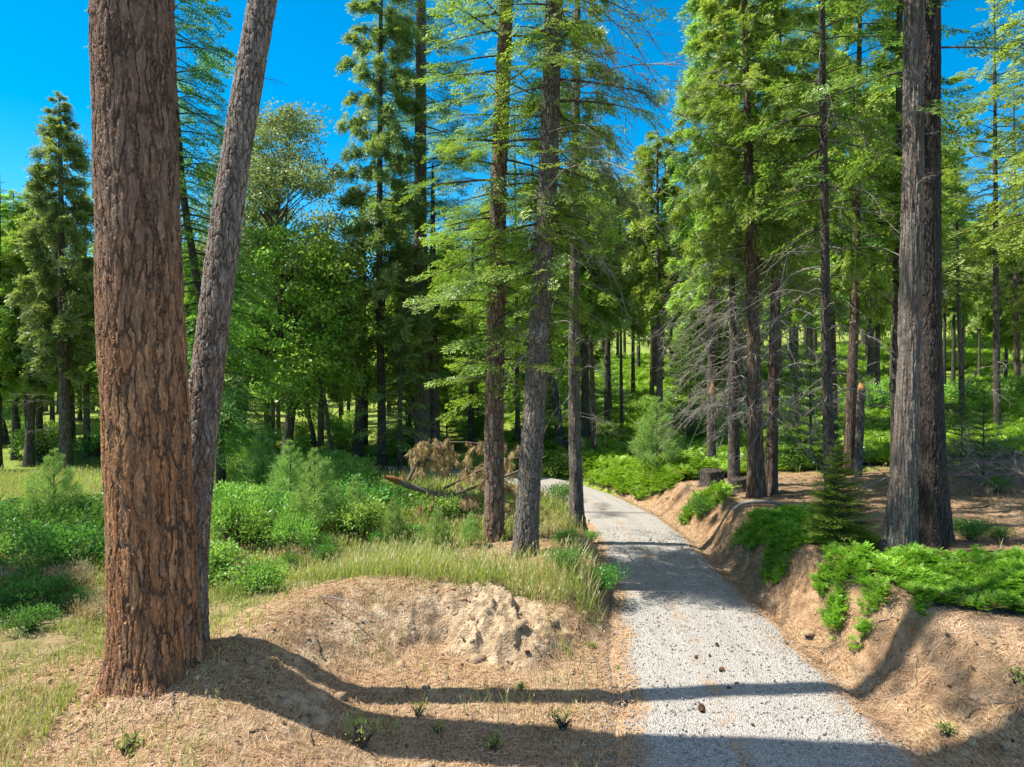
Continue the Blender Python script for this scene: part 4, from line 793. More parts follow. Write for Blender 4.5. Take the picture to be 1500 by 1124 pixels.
def scatter_fronds(bf, x, y, z, sc, tj, browns=False):
    for t_ in range(6):
        i = np.arange(t_, len(x), 6)
        if not len(i): continue
        V, T = FT[t_]; mats_ = (rng.random(len(i)) < .035).astype(int) * (2 if browns else 0); a = rng.uniform(0, 6.283, len(i)); c, s = np.cos(a), np.sin(a); s_ = sc[i]
        W = np.empty((len(i),) + V.shape); W[..., 0] = (V[None, ..., 0] * c[:, None, None] - V[None, ..., 1] * s[:, None, None]) * s_[:, None, None] + x[i, None, None]
        W[..., 1] = (V[None, ..., 0] * s[:, None, None] + V[None, ..., 1] * c[:, None, None]) * s_[:, None, None] + y[i, None, None]; W[..., 2] = V[None, ..., 2] * s_[:, None, None] + z[i, None, None]
        bf.quads(W.reshape(-1, 4, 3), np.clip(T[None] + tj[i, None], 0, 1).ravel(), 0)
        if browns: bf.M[-1] = np.repeat(mats_, V.shape[0])
def mat_patch(poly, n, hgt0, sc0, label, name='mat_shrub'):
    P = np.array(poly); ctr = P.mean(0); x = rng.uniform(P[:, 0].min() - .2, P[:, 0].max() + .2, n); y = rng.uniform(P[:, 1].min() - .2, P[:, 1].max() + .2, n)
    jx = x + (fbm(x * 1.5, y * 1.5, 3, 2) - .5) * 1.3; jy = y + (fbm(x * 1.5, y * 1.5, 3, 5) - .5) * 1.3
    k_ = inpoly(jx, jy, P) & (fbm(x * 3.1, y * 3.1, 3, 6) > .34); x, y = x[k_], y[k_]; lump = fbm(x * 2.2, y * 2.2, 3, 4); edge = np.ones(len(x))
    z = hgt(x, y, fine=False) + hgt0 * np.clip((lump - .25) * 1.9, 0, 1.2) * rng.random(len(x)) ** .5
    bf = Buf(); scatter_fronds(bf, x, y, z, sc0 * rng.uniform(.7, 1.25, len(x)), rng.normal(size=len(x)) * .10 + (lump - .5) * .5, True)
    for q_ in range(len(x) // 60):
        i_ = rng.integers(len(x)); p0_ = np.array([x[i_], y[i_], z[i_] - .02]); d_ = rv(1, rng)[0]; d_[2] = abs(d_[2]) * .4; bf.tube(np.stack([p0_, p0_ + d_ * .16, p0_ + d_ * .3 + rng.normal(size=3) * .04]), np.array([.005, .004, .002]), 3, 1)
    c = np.array([ctr[0], ctr[1], float(hgt(ctr[:1], ctr[1:], fine=False)[0])])
    bf.V = [v - c for v in bf.V]; o_ = root(name, c, label, 'low shrub'); link('foliage', bf.mesh(name, [MIS, TWIG, BROWN]), o_); return o_
def pxpoly(*p): return [tuple(G(*q)[:2]) for q in p]
mat_patch([(4.60, 10.0), (4.55, 9.2), (4.95, 8.8), (5.4, 8.4), (5.9, 8.05), (6.6, 8.1), (7.6, 7.9), (9.4, 8.3), (9.6, 9.6), (8.0, 9.7), (6.9, 10.0), (5.8, 10.0), (5.2, 10.5)], 13000, .30, .80, 'wide mat of bright low shrub spilling over the right bank below the big cedar')
mat_patch(pxpoly((1085, 785), (1120, 806), (1165, 800), (1225, 792), (1222, 765), (1190, 752), (1140, 748), (1100, 760)), 3400, .22, .75, 'rounded mat of bright low shrub on the bank edge beside the fir sapling')
mat_patch(pxpoly((1210, 800), (1250, 812), (1300, 806), (1300, 790), (1240, 788)), 700, .12, .8, 'thin shaded strip of low shrub between the fir sapling and the big cedar')
mat_patch(pxpoly((940, 708), (985, 722), (1040, 700), (1020, 688), (960, 692)), 2600, .28, 1.3, 'mound of bright low shrub at the outside of the road bend')
mat_patch(pxpoly((1005, 752), (1030, 762), (1065, 742), (1050, 722), (1015, 728)), 1300, .30, 1.2, 'green tuft of low shrub hanging from the cut bank beneath the stump')
# the green carpet further back
n = 60000; v = rng.random(n); y = 17 + 63 * v ** 2.0; x = rng.uniform(-.30, .95, n) * y; z, m_ = hgt(x, y, True, fine=False)
nn = fbm(x * .23, y * .23, 4, 3); bare = np.exp(-(((x - 9.5) / 5.0) ** 2 + ((y - 17.5) / 4.5) ** 2))
kp = (m_['s'] > .35) & (nn - .45 * bare > .36) & (x > .4 - .25 * (y - 22)); kp &= ~((x > 3.9) & (y < 20) & (bare > .25)); x, y, z, nn = x[kp], y[kp], z[kp], nn[kp]
bf = Buf(); scatter_fronds(bf, x, y, z + .30 * rng.random(len(x)) * np.clip((fbm(x * .9, y * .9, 3, 4) - .25) * 2, 0, 1.2), (.9 + .055 * y) * rng.uniform(.75, 1.25, len(x)), rng.normal(size=len(x)) * .08 + (fbm(x * .7, y * .7, 2, 6) - .5) * .5)
tag(link('ground_cover', bf.mesh('ground_cover', [MIS])), 'bright green carpet of low shrub over the slope beyond the road', 'ground cover', kind='stuff')

# ================================================================ grass, litter
def blades(x, y, z, h, w, lean=.35, seg=2):
    n = len(x); a = rng.uniform(0, 6.283, n); d = np.stack([np.cos(a), np.sin(a)], 1); s_ = np.stack([-d[:, 1], d[:, 0], np.zeros(n)], 1); ln = rng.uniform(.05, lean, n) * h
    B = np.stack([x, y, z - .01], 1); M = B + np.stack([d[:, 0] * ln * .3, d[:, 1] * ln * .3, h * .55], 1); T_ = B + np.stack([d[:, 0] * ln, d[:, 1] * ln, h], 1); w_ = (w / 2)[:, None]
    return np.concatenate([np.stack([B - s_ * w_, B + s_ * w_, M + s_ * w_ * .8, M - s_ * w_ * .8], 1), np.stack([M - s_ * w_ * .8, M + s_ * w_ * .8, T_ + s_ * w_ * .12, T_ - s_ * w_ * .12], 1)]), T_
n = 420000; v = rng.random(n); y = 5.2 * (55 / 5.2) ** v; x = rng.uniform(-.95, .80, n) * y * 1.05; z, m_ = hgt(x, y, True, fine=False); sm = straw_mask(x, y, m_)
c1 = fbm(x * .9, y * .9, 3, 7); c2 = fbm(x * 2.6, y * 2.6, 3, 1)
left = m_['s'] < 0; behind = left & (m_['sr'] < -.15) & (m_['t'] > .25)
dens = np.where(behind, 1.0, 0) * (1 - .85 * sm) * sstep(.28, .5, c1 * .6 + c2 * .5)
dens = np.maximum(dens, (.25 + .75 * sstep(.35, .55, c2)) * sstep(1.2, .7, np.hypot((x + .4) / 2.6, (y - 11.1) / 1.0)) * (m_['sr'] < .45)); dens = np.maximum(dens, .30 * sstep(.45, .6, c2) * np.exp(-(((x - .5) / .8) ** 2 + ((y - 9.9) / 1.3) ** 2)) * (m_['face'] < .35))          # tall pale grass behind the mound
dens = np.where((y < 11) & (x < -3), dens * .8 * sstep(.36, .58, c1 * .5 + c2 * .5), dens); dens = np.maximum(dens, .95 * ((x < -4.35 - .25 * (y - 6)) & (y < 7.4)) * sstep(.30, .50, c1 * .5 + c2 * .5)); dens = np.maximum(dens, .5 * np.exp(-(((x - 1.2) / .35) ** 2)) * ((y > 10) & (y < 19)))
dens = np.maximum(dens, .06 * left * sstep(.50, .62, c2) * (m_['t'] > .2)); dens = np.where(left & (m_['t'] > .15), dens, 0.02 * (m_['s'] > 2) * sstep(.55, .65, c2))
dens *= np.where(y > 20, .8, 1.0)
kp = (rng.random(n) < dens) & (m_['face'] < .55); x, y, z = x[kp], y[kp], z[kp]
tall = sstep(1.2, .7, np.hypot((x + .4) / 2.6, (y - 11.1) / 1.0)); hh = (.10 + .18 * rng.random(len(x)) + .28 * tall * rng.random(len(x)) ** 1.6 + .12 * (y > 14)) * (.7 + .6 * fbm(x * 1.3, y * 1.3, 2, 4)) * np.where((y < 10) & (x < -2.5), .62, 1); ww = .0040 + .00060 * y
bf = Buf(); Q, tip = blades(x, y, z, hh, ww * rng.uniform(.7, 1.3, len(x)), .75); dry_ = sstep(.5, .7, fbm(x * .8, y * .8, 3, 5)) * ((y < 13)); tt = np.clip(.45 + .3 * (fbm(x * .6, y * .6, 3, 2) - .5) * 3 + .15 * rng.normal(size=len(x)) + .15 * tall, 0, 1); md_ = (rng.random(len(x)) < .06 + .45 * dry_); md2 = np.concatenate([md_, md_]); t2_ = np.concatenate([tt, tt]); bf.quads(Q[~md2], t2_[~md2], 0); bf.quads(Q[md2], t2_[md2], 1)
i = np.nonzero((rng.random(len(x)) < .09) & (y < 24))[0]
for q_ in range(3): bf.quads(leafq(tip[i] - np.array([0, 0, .02]) + rng.normal(size=(len(i), 3)) * .004, rv(len(i), rng) * .35 + np.array([0, 0, 1]), rv(len(i), rng), .055 + .0015 * y[i], .010 + .0006 * y[i]), np.clip(rng.normal(size=len(i)) * .2 + .7, 0, 1), 1)
tag(link('grass', bf.mesh('grass', [GRASS, DRYG])), 'light green grass with pale seed heads over the meadow and behind the mound', 'grass', kind='stuff')
# dry blades and straw bits
n = 200000; v = rng.random(n); y = 4.9 * (20 / 4.9) ** v; x = rng.uniform(-.95, .95, n) * y * 1.05; z, m_ = hgt(x, y, True); sm = straw_mask(x, y, m_)
onr = np.abs(m_['d']) < m_['hw']; cl = fbm(x * 1.6, y * 1.6, 3, 3)
kp = (rng.random(n) < np.where(onr, .015 + .10 * np.exp(-((m_['d'] + .15) / .3) ** 2) * sstep(.4, .6, cl) + np.where(m_['d'] < 0, .9, .5) * sstep(.62, 1.0, np.abs(m_['d'] + .05) / m_['hw']) * sstep(.30, .55, cl), sm * (.25 + .9 * sstep(.38, .6, cl)) * np.where(m_['face'] > .5, .25, 1)))
x, y, z, onr = x[kp], y[kp], z[kp], onr[kp]; n = len(x); a = rng.uniform(0, 6.283, n) + 0; D = np.stack([np.cos(a), np.sin(a), rng.normal(size=n) * .16], 1)
e = .08; gx = (hgt(x + e, y, fine=False) - hgt(x - e, y, fine=False)) / (2 * e); gy = (hgt(x, y + e, fine=False) - hgt(x, y - e, fine=False)) / (2 * e); D[:, 2] += np.where(onr, 0, np.clip(D[:, 0] * gx + D[:, 1] * gy, -1.5, 1.5))
N = np.stack([-gx, -gy, np.ones(n)], 1) + rng.normal(size=(n, 3)) * .3; l = rng.uniform(.07, .17, n)
P = np.stack([x, y, np.where(onr, .03, z + .012) + rng.random(n) * .012], 1); bf = Buf(); bf.quads(leafq(P - unit(D) * l[:, None] * .5, D, N, l, .0024 + .00042 * y), np.clip(.5 + .28 * rng.normal(size=n), 0, 1), 0)
tag(link('needle_litter', bf.mesh('needle_litter', [LITTER])), 'tan fallen needles and straw covering the pull-out and the road banks', 'needle litter', kind='stuff')
# loose clods and stones on the pull-out, on the mound and along the ditch
def stone_quads(bf, x, y, z, r):
    th = np.arange(6) / 6 * 6.283; lv = np.array([-.5, .1, .65, .95]); rr = np.array([.9, 1.0, .72, .12])
    for xi, yi, zi, ri in zip(x, y, z, r):
        V = np.stack([np.outer(rr, np.cos(th)), np.outer(rr, np.sin(th)), np.repeat(lv[:, None], 6, 1) * .75], 2) * (1 + rng.normal(size=(4, 6, 1)) * .16) * ri * np.array([rng.uniform(.8, 1.4), rng.uniform(.8, 1.2), 1]); bf.grid((V.reshape(-1, 3) @ rotm(rng.uniform(0, 6.28), rng.normal() * .3, 0).T) + [xi, yi, zi], 6, 4, True, 0, rng.random())
n = 9000; v = rng.random(n); y = 5.0 * (20 / 5.0) ** v; x = rng.uniform(-.95, .95, n) * y; z, m_ = hgt(x, y, True); cl = fbm(x * 1.2, y * 1.2, 3, 5)
pr = np.where(m_['s'] > 0, .5 * m_['bank'] + .35 * np.exp(-((m_['s'] - .2) / .25) ** 2), np.where(np.abs(m_['d']) < m_['hw'], 0, (m_['sr'] > -.6) * (.10 + .35 * sstep(.5, .65, cl)) + .8 * m_['face']))
kp = rng.random(n) < pr; x, y, z = x[kp], y[kp], z[kp]
CLOD = bark('dry_clod', (.42, .30, .19), (.54, .42, .29), (.25, .17, .10), (30, 30, 30), .006)
bf = Buf(); stone_quads(bf, x, y, z, .008 + .075 * rng.random(len(x)) ** 7 + .012 * rng.random(len(x))); tag(link('loose_clods', bf.mesh('loose_clods', [CLOD])), 'small dry clods and stones strewn over the pull-out and the cut banks', 'clods', kind='stuff')

# bark flakes and broken twigs on the forest floor
n = 14000; v = rng.random(n); y = 5.0 * (22 / 5.0) ** v; x = rng.uniform(-.95, .95, n) * y; z, m_ = hgt(x, y, True); sm = straw_mask(x, y, m_)
near = np.exp(-(((x + 4.2) / 1.0) ** 2 + ((y - 7.0) / .8) ** 2)) + .7 * np.exp(-(((x - .1) / .9) ** 2 + ((y - 12.4) / .9) ** 2)) + .5 * np.exp(-(((x - 6.6) / 1.6) ** 2 + ((y - 11.3) / 1.4) ** 2))
kp = (rng.random(n) < np.where(np.abs(m_['d']) < m_['hw'] - .15, .012, sm * (.10 + .9 * np.clip(near, 0, 1)))); x, y, z, m_s = x[kp], y[kp], z[kp], np.abs(m_['d'])[kp]; n = len(x); a = rng.uniform(0, 6.283, n)
l = .02 + .055 * rng.random(n) ** 2; P = np.stack([x, y, z + .012 + .02 * (m_s < 1.2)], 1); D = np.stack([np.cos(a), np.sin(a), rng.normal(size=n) * .2], 1)
BARKC = bark('bark_flake', (.24, .12, .065), (.34, .20, .12), (.10, .055, .035), (60, 60, 60), .004)
bf = Buf(); up_ = np.stack([rng.normal(size=n) * .3, rng.normal(size=n) * .3, np.ones(n)], 1); q0 = leafq(P, D, up_, l, l * .7); q1 = q0 + np.array([0, 0, .007]); bf.quads(q1, rng.random(n), 0); bf.quads(q0[:, ::-1], rng.random(n), 0)
for s0 in range(4): bf.quads(np.stack([q0[:, s0], q0[:, (s0 + 1) % 4], q1[:, (s0 + 1) % 4], q1[:, s0]], 1), .5, 0)
tag(link('bark_chips', bf.mesh('bark_chips', [BARKC], False)), 'reddish bark flakes scattered on the needles below the trunks', 'bark chips', kind='stuff')
n = 2600; v = rng.random(n); y = 5.0 * (24 / 5.0) ** v; x = rng.uniform(-.95, .95, n) * y; z, m_ = hgt(x, y, True); sm = straw_mask(x, y, m_); onr = np.abs(m_['d']) < m_['hw'] - .1
kp = rng.random(n) < np.where(onr, .03, sm * (.12 + .55 * (m_['s'] > 0) * (y > 9))); bf = Buf()
for xi, yi, zi in zip(x[kp], y[kp], z[kp]):
    a_ = rng.uniform(0, 6.283); l_ = rng.uniform(.10, .45); u_ = np.linspace(-.5, .5, 5); px_ = xi + np.cos(a_) * u_ * l_ + rng.normal(size=5) * .012; py_ = yi + np.sin(a_) * u_ * l_ + rng.normal(size=5) * .012
    bf.tube(np.stack([px_, py_, hgt(px_, py_) + .018 + rng.random() * .03], 1), rng.uniform(.003, .008) * np.array([1, .95, .85, .7, .45]), 5)
tag(link('twig_litter', bf.mesh('twig_litter', [LIMBB])), 'short broken grey twigs lying in the needles', 'twigs', kind='stuff')

# loose gravel thrown to the road edges and lying on its surface
GRAV = bark('gravel_stone', (.36, .345, .32), (.58, .56, .53), (.24, .225, .20), (40, 40, 40), .004)
n = 16000; v = rng.random(n); y = 5.6 * (17 / 5.6) ** v; q_ = rng.uniform(-1.25, 1.15, n); L_ = np.array([np.interp(y, ROAD[:40, 1], ROAD[:40, k]) for k in (0, 2)]); x = L_[0] + q_ * L_[1]
kp = rng.random(n) < (.25 + .75 * np.exp(-((np.abs(q_) - .93) / .13) ** 2)); x, y, q_ = x[kp], y[kp], q_[kp]
zz = np.where(np.abs(q_) < .93, .012 + .025 * (1 - q_ ** 2), hgt(x, y) + .006); zz = np.maximum(zz, hgt(x, y) + .004)
bf = Buf(); stone_quads(bf, x, y, zz, .006 + .012 * rng.random(len(x)) ** 2); tag(link('loose_gravel', bf.mesh('loose_gravel', [GRAV])), 'loose pale gravel stones on the road and along its edges', 'gravel', kind='stuff')

# ================================================================ cones, stumps, the fallen branch, the brush pile
def cone_mesh(seed):
    r = np.random.default_rng(seed); bf = Buf(); u = np.linspace(0, 1, 10); prof = np.sin(np.clip(.12 + u * .88, 0, 1) * math.pi * .97) ** .6
    bf.tube(np.stack([u * .11 - .055, u * 0, u * 0 + .032], 1), .020 * prof + .002, 10)
    for i in range(70):
        t = (i + .5) / 70; a = i * 2.4; p = np.sin(min(1, .12 + t * .88) * math.pi * .97) ** .6 * .022; c = np.array([t * .105 - .052, math.cos(a) * p, math.sin(a) * p + .032]); d = np.array([.35, math.cos(a), math.sin(a)])
        bf.quads(leafq(c[None], d[None] + r.normal(size=(1, 3)) * .12, np.array([[1.0, 0, 0]]), .020, .020), r.random(), 0)
    return bf.mesh('pine_cone', [CONEM])
CM = [cone_mesh(k_) for k_ in range(3)]
for i, (px, py, lb) in enumerate(((1057, 987, 'pine cone on the gravel just above the narrow tree shadow'), (1079, 1006, 'pine cone lying on the upper edge of the narrow tree shadow'), (1068, 1012, 'smaller pine cone in the narrow tree shadow'), (1029, 1046, 'large flat pine cone on the gravel below the narrow shadow, nearer the pull-out'),
        (1103, 1068, 'pine cone alone in mid road between the two tree shadows'), (1020, 968, 'pine cone on the tan strip in the road centre'), (1050, 950, 'tiny pine cone up the gravel from the others'), (1259, 1049, 'pine cone at the gravel edge by the right ditch'), (1284, 1081, 'pine cone on the needle strip along the road edge near the bottom'),
        (933, 944, 'pine cone at the pull-out side of the gravel'), (772, 958, 'dark pine cone on the straw near the end of the dirt mound'), (676, 977, 'pine cone in the straw above the narrow shadow'), (1040, 965, 'pine cone next to the tan strip up the road'), (1152, 948, 'small cone on bare gravel towards the right bank'), (920, 1075, 'cone on the straw at the wheel track'), (75, 1003, 'brown pine cone in the grass beside the massive pine'), (105, 985, 'grey pine cone near the dark chips by the massive pine'), (1390, 1010, 'cone caught in the straw of the right slope'))):
    g = G(px, py); s_ = .64 * rng.uniform(.6, 1.15) * (1.5 if i in (3, 0) else 1)
    o_ = link('pine_cone', CM[i % 3], None, (g[0], g[1], g[2] + (.025 if abs(g[0] - 2.6) < 1.5 else .005)), (rng.normal() * .3, rng.normal() * .15, rng.uniform(0, 6.28)), s_); tag(o_, lb, 'pine cone', 'pine cones on the road and verges')
def stump_mesh(R, H, seed, name, roots=True):
    r = np.random.default_rng(seed); th = np.arange(40) / 40 * 6.283; lob = .12 * np.cos(3 * th + 1) + .10 * np.cos(5 * th + r.uniform(0, 6)) + .05 * np.cos(9 * th); bf = Buf(); rows = []
    for u in np.linspace(0, 1, 14):
        rr = R * (1 + (.75 * np.exp(-u * 5) if roots else .1) * (1 + 2.2 * lob) + lob * .4); rows.append(np.stack([rr * np.cos(th), rr * np.sin(th), np.full(40, -.12 + u * (H + .12)) + (r.random(40) * .07 * H if u == 1 else 0)], 1))
    for q in (.8, .5, .2, .02): rows.append(np.stack([R * q * np.cos(th), R * q * np.sin(th), np.full(40, H * .93) + r.random(40) * .03], 1))
    bf.grid(np.concatenate(rows), 40, len(rows), True); return bf.mesh(name, [DARKB])
def thing1(name, me, px, py, label, cat, rotz=0, sc=1.0, group=None, rx=0):
    g = G(px, py); o_ = link(name, me, None, g, (rx, 0, rotz), sc); return tag(o_, label, cat, group)
thing1('stump', stump_mesh(.30, .42, 1, 'stump'), 1042, 712, 'dark weathered stump on the bank crest above the cut', 'stump')
thing1('stump', stump_mesh(.24, .30, 2, 'stump'), 1082, 718, 'low rotten stump with spreading roots at the foot of the half dead cedar', 'stump')
thing1('stump', stump_mesh(.22, .5, 3, 'stump', False), 826, 664, 'small grey cut stump in the green beyond the road bend', 'stump')
def limb_curve(pts, R, mat, name, seg=10):
    L_ = smooth_line(np.column_stack([np.array(pts, float), R]), 24); bf = Buf(); bf.tube(L_[:, :3], np.maximum(L_[:, 3], .003), seg); return bf.mesh(name, [mat])
def rel(c, *p): return [tuple(np.array(at_depth(q[0], q[1], q[2])) - c) for q in p]
g = G(1110, 746); g[2] += .02
tag(link('fallen_branch', limb_curve([(-.55, .0, -.05), (-.3, .02, .10), (.05, 0, .14), (.4, .02, .10), (.85, -.06, .0)], [.02, .035, .04, .03, .015], DEADW, 'fallen_branch'), None, g), 'pale bowed branch lying on the bank before the cedar pair', 'branch')
for px, py, l, rz, lb in ((755, 800, .7, .4, 'thin grey stick leaning in the needles by the thick grey fir'), (465, 880, .9, -.5, 'bent thin twig arching from the dirt mound'), (1250, 965, 1.1, .25, 'long thin dead twig on the shaded cut bank'), (1485, 1030, .6, 2.9, 'short grey stick on the straw slope near the picture edge'), (1440, 800, 1.2, .15, 'dark stick lying in the shaded needles past the thick trunk'), (1390, 800, .8, 2.0, 'short dark stick by the foot of the thick trunk'), (1245, 770, 1.0, .1, 'thin stick on the brown ground behind the fir sapling'), (135, 975, .7, .5, 'dark broken bark stick beside the massive pine')):
    me_, sc_ = dead_limb(.7, .2, DEADW if py not in (975, 800) else TWIG); g = G(px, py); tag(link('dead_twig', me_, None, g + np.array([0, 0, .04]), (0, 0, rz), l / .7), lb, 'twig')
# fallen pine branch with brown needles behind the reddish fir
c0 = G(640, 775); D0 = c0[1] + .35; D1 = D0 + 1.2
fb = root('fallen_branch', c0, 'big fallen pine branch with rust brown needles and a torn orange butt end', 'fallen branch')
p_ = rel(c0, (585, 706, D0 - .2), (612, 716, D0), (650, 726, D0 + .1), (690, 716, D0 + .3), (760, 690, D0 + .8), (800, 668, D1))
link('limb', limb_curve(p_, [.075, .07, .045, .035, .025, .01], LIMBB, 'limb'), fb)
q_ = rel(c0, (564, 699, D0 - .35), (578, 703, D0 - .25), (600, 712, D0 - .05)); link('torn_wood', limb_curve(q_, [.04, .075, .078], TORNW, 'torn_wood'), fb)
r_ = np.random.default_rng(8)
for k_, (pts, R_) in enumerate(((((598, 704, D0), (612, 675, D0 + .1), (624, 656, D0 + .2), (630, 642, D0 + .3)), [.045, .035, .022, .008]), (((624, 656, D0 + .2), (660, 648, D0 + .5), (720, 652, D0 + .8), (760, 664, D0 + 1)), [.025, .02, .014, .006]),
        (((650, 716, D0 + .1), (690, 696, D0 + .2), (730, 676, D0 + .5), (790, 666, D0 + .6)), [.032, .026, .02, .008]), (((630, 680, D0 + .3), (680, 684, D0 + .7), (740, 690, D0 + .9)), [.02, .014, .006]), (((700, 716, D0 + .3), (740, 735, D0 + .4), (790, 745, D0 + .6)), [.02, .015, .006]), (((680, 720, D0), (700, 745, D0 - .1), (715, 768, D0 - .15)), [.018, .012, .005]), (((650, 716, D0), (640, 738, D0 - .1), (655, 760, D0 - .15)), [.018, .012, .005]), (((610, 690, D0), (640, 668, D0 + .3), (690, 664, D0 + .6)), [.018, .012, .005]), (((690, 696, D0 + .2), (735, 705, D0 + .3), (768, 720, D0 + .4)), [.018, .012, .005]))):
    P_ = np.array(rel(c0, *pts)); link('side_branch', limb_curve(P_, R_, LIMBB, 'side_branch', 6), fb)
    bf = Buf(); LL = smooth_line(P_, 40)
    for j in range(26):
        t_ = LL[r_.integers(6, 40)] + r_.normal(size=3) * np.array([.16, .2, .06]); bf.tube(np.stack([t_ + [0, 0, .08], t_, t_ + [r_.normal() * .05, 0, -.12]]), np.array([.006, .005, .002]), 3, 1)
        m = 55; ax_ = unit(np.array([r_.normal() * .4, r_.normal() * .4, -1.0])); bf.quads(leafq(t_ + ax_ * r_.uniform(-.05, .1, m)[:, None], ax_ * r_.uniform(.6, 1.4, m)[:, None] + rv(m, r_) * .55, rv(m, r_), r_.uniform(.14, .24, m), .011), np.clip(.5 + .25 * r_.normal(size=m) + .2 * r_.normal(), 0, 1), 0)
    link('brown_needles', bf.mesh('brown_needles', [BROWN, TWIG]), fb)
g = G(1466, 716); bp = root('brush_pile', g, 'tangled heap of bleached dead branches on the slope at the picture edge', 'brush pile')
for i in range(95):
    me_, sc_ = dead_limb(rng.choice([1.3, 2.2]), .2); link('dead_branch', me_, bp, (rng.normal() * .9, rng.normal() * .6, .15 + .6 * rng.random()), (rng.uniform(0, 6.28), rng.normal() * .25, rng.uniform(0, 6.28)), sc_ * rng.uniform(.6, 1.0))

# ================================================================ the forest behind
def bg_tree(kind, H, z0, Lm, n, leafm, ls, seed, barkm, name):
    P = np.array([[0, 0, -.3], [.02 * H * .1, 0, H * .4], [.0, .02 * H * .1, H]]); r0 = .011 * H + .04
    tm = trunk_mesh(name + '_trunk', P, [r0, r0 * .65, .02], barkm, 10, (.06, .4), .2, seed=seed)
    return tm, crown(name + '_crown', [leafm, TWIG], kind, lambda z: (0, 0), z0, H, Lm, n, (.2, -.45), .14, ls, .8, .65, .5)
BG = [bg_tree('fir', 17, 3.2, 2.9, 120, FIR, 2.2, 1, DARKB, 'background_fir'), bg_tree('fir', 19, 5.5, 2.7, 110, FIRD, 2.2, 2, MIDB, 'background_fir'), bg_tree('fir', 15, 2.0, 2.6, 120, FIRG, 2.2, 3, DARKB, 'background_fir'),
      bg_tree('cedar', 15, 3.0, 2.3, 130, CEDAR, 2.0, 4, CEDR, 'background_cedar'), bg_tree('cedar', 17, 5.0, 2.1, 120, CEDAR, 2.0, 5, MIDB, 'background_cedar'), bg_tree('pine', 19, 6.5, 2.8, 80, PINE, 2.3, 6, CEDR, 'background_pine')]
BG += [bg_tree('cedar', 16, 8.0, 1.6, 70, CEDAR, 2.0, 14, MIDB, 'background_pole'), bg_tree('fir', 17, 9.0, 1.8, 60, FIR, 2.2, 15, DARKB, 'background_pole')]
BH = [17, 19, 15, 15, 17, 19, 16, 17]
for k_ in range(3):
    H_ = (10, 9, 12)[k_]; BG.append(oak_mesh('background_oak', H_, (3.2, 2.8, 3.0)[k_], (1.6, 1.4, 2.6)[k_], 70, 120, 2.2, (OAK, OAK, OAKG)[k_], 60 + k_)); BH.append(H_)
protos = {}
KN = ['fir', 'fir', 'fir', 'cedar', 'cedar', 'pine', 'conifer', 'conifer', 'oak', 'oak', 'oak']
def put_bg(k_, x, y, H, label, group):
    z = float(hgt(np.array([x]), np.array([y]), fine=False)[0]); sc = H / BH[k_]; sc = (sc * rng.uniform(.9, 1.15),) * 2 + (sc,)
    if k_ not in protos:
        r = root('background_' + KN[k_], (x, y, z), label, 'tree', group, rng.uniform(0, 6.28), sc); link('trunk', BG[k_][0], r); link('crown', BG[k_][1], r); protos[k_] = r
    else: copy_tree(protos[k_], (x, y, z), rng.uniform(0, 6.28), sc, label, group)
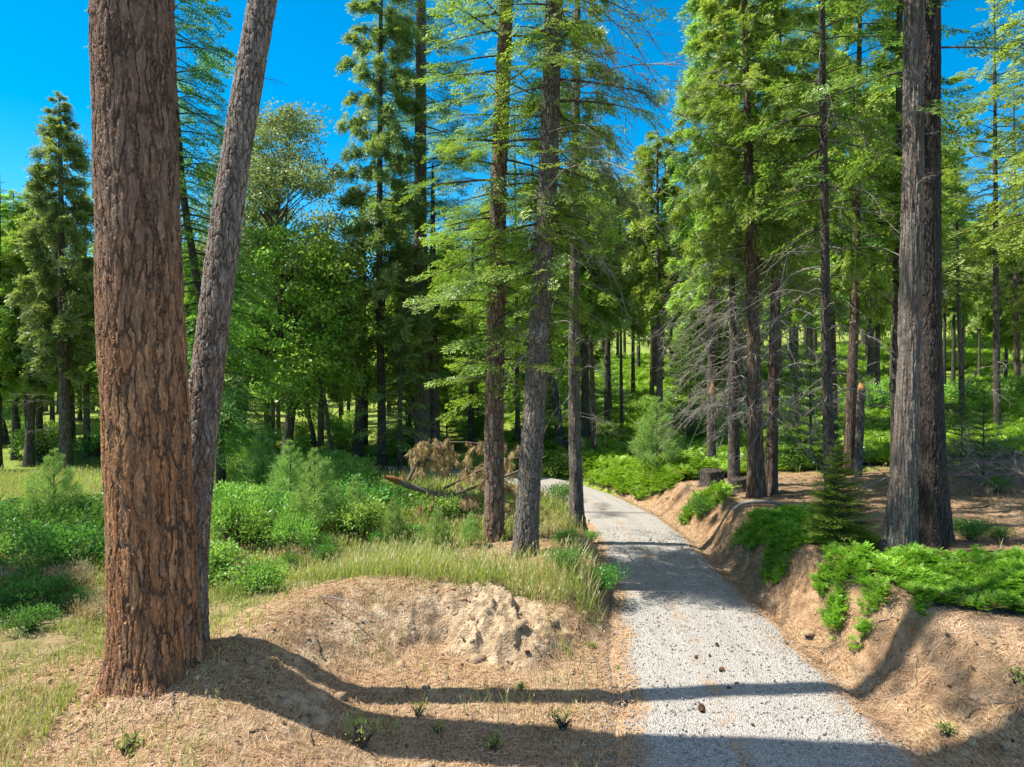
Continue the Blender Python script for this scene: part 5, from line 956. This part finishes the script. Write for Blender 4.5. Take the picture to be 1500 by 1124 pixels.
# highest row (in the photograph) that far crowns reach, by column: keeps the sky gaps open
SKX = [-200, 0, 60, 125, 135, 262, 300, 380, 440, 480, 500, 560, 700, 860, 905, 930, 965, 1000, 1030, 1080, 1200, 1400, 1440, 1490, 1600, 1800]
SKY_ = [250, 262, 300, 300, 340, 330, 300, 290, 330, 420, 420, 330, 250, 200, 230, 260, 215, 260, 200, 120, 100, 110, 330, 330, 200, 200]
placed = []
def scatter_bg(n, y0, y1, x0, x1, kinds, lab, grp, mind, hmin=.62):
    c = 0; tries = 0
    while c < n and tries < n * 40:
        tries += 1; y = y0 + (y1 - y0) * rng.random(); x = rng.uniform(x0, x1) * y
        if any((x - a) ** 2 + (y - b_) ** 2 < mind ** 2 for a, b_ in placed): continue
        px = 750 + 1000 * x / y
        lim = min(np.interp([px - 1600 / y, px, px + 1600 / y], SKX, SKY_).max() for _ in (0,)); z = float(hgt(np.array([x]), np.array([y]), fine=False)[0])
        H = (CAMZ + y * (HOR - lim) / 1000 - z) * rng.uniform(hmin, 1.0); k_ = rng.choice(kinds)
        if k_ >= 8: H = min(H, rng.uniform(8, 13))
        H = min(H, 27)
        if H < 4.5: continue
        put_bg(k_, x, y, H, lab, grp); placed.append((x, y)); c += 1
scatter_bg(18, 33, 50, -.95, -.20, [8, 9, 0, 2, 3, 4, 4], 'leafy tree at the back of the sunny meadow, crown down to the grass', 'trees along the back of the meadow', 3.2)
scatter_bg(16, 46, 80, -.95, -.05, [0, 2, 3, 4, 5, 8], 'distant tree in the wood beyond the meadow', 'distant trees beyond the meadow', 2.8)
scatter_bg(7, 32, 46, -.14, .12, [0, 2, 3, 8, 9], 'tree in the wood straight behind the road bend', 'trees behind the road bend', 3.6)
scatter_bg(12, 46, 80, -.08, .36, [0, 1, 3, 4, 8, 9], 'distant tree deep in the wood past the road bend', 'distant trees past the road bend', 2.6)
scatter_bg(7, 32, 44, .24, .92, [3, 4, 4, 1], 'conifer standing on the green slope among the dark trunks', 'conifers on the green slope', 3.4, .8)
scatter_bg(16, 42, 85, .24, .95, [0, 1, 3, 4, 5, 8], 'distant tree high on the wooded slope', 'distant trees on the wooded slope', 2.8)
scatter_bg(40, 85, 190, -.95, .95, [0, 1, 2, 4, 8, 10], 'far off tree on the forested rise closing the view', 'far off trees on the forested rise', 3.2)
scatter_bg(30, 30, 62, -.95, -.20, [6, 7], 'slender pole of a conifer, bare below, beyond the meadow', 'slender conifers beyond the meadow', 1.8, .7)
scatter_bg(18, 34, 70, -.05, .35, [6, 7], 'slender pole of a conifer, bare below, past the road bend', 'slender conifers past the road bend', 1.8, .7)
scatter_bg(22, 32, 70, .30, .95, [6, 7], 'slender pole of a conifer, bare below, on the green slope', 'slender conifers on the green slope', 1.8, .7)
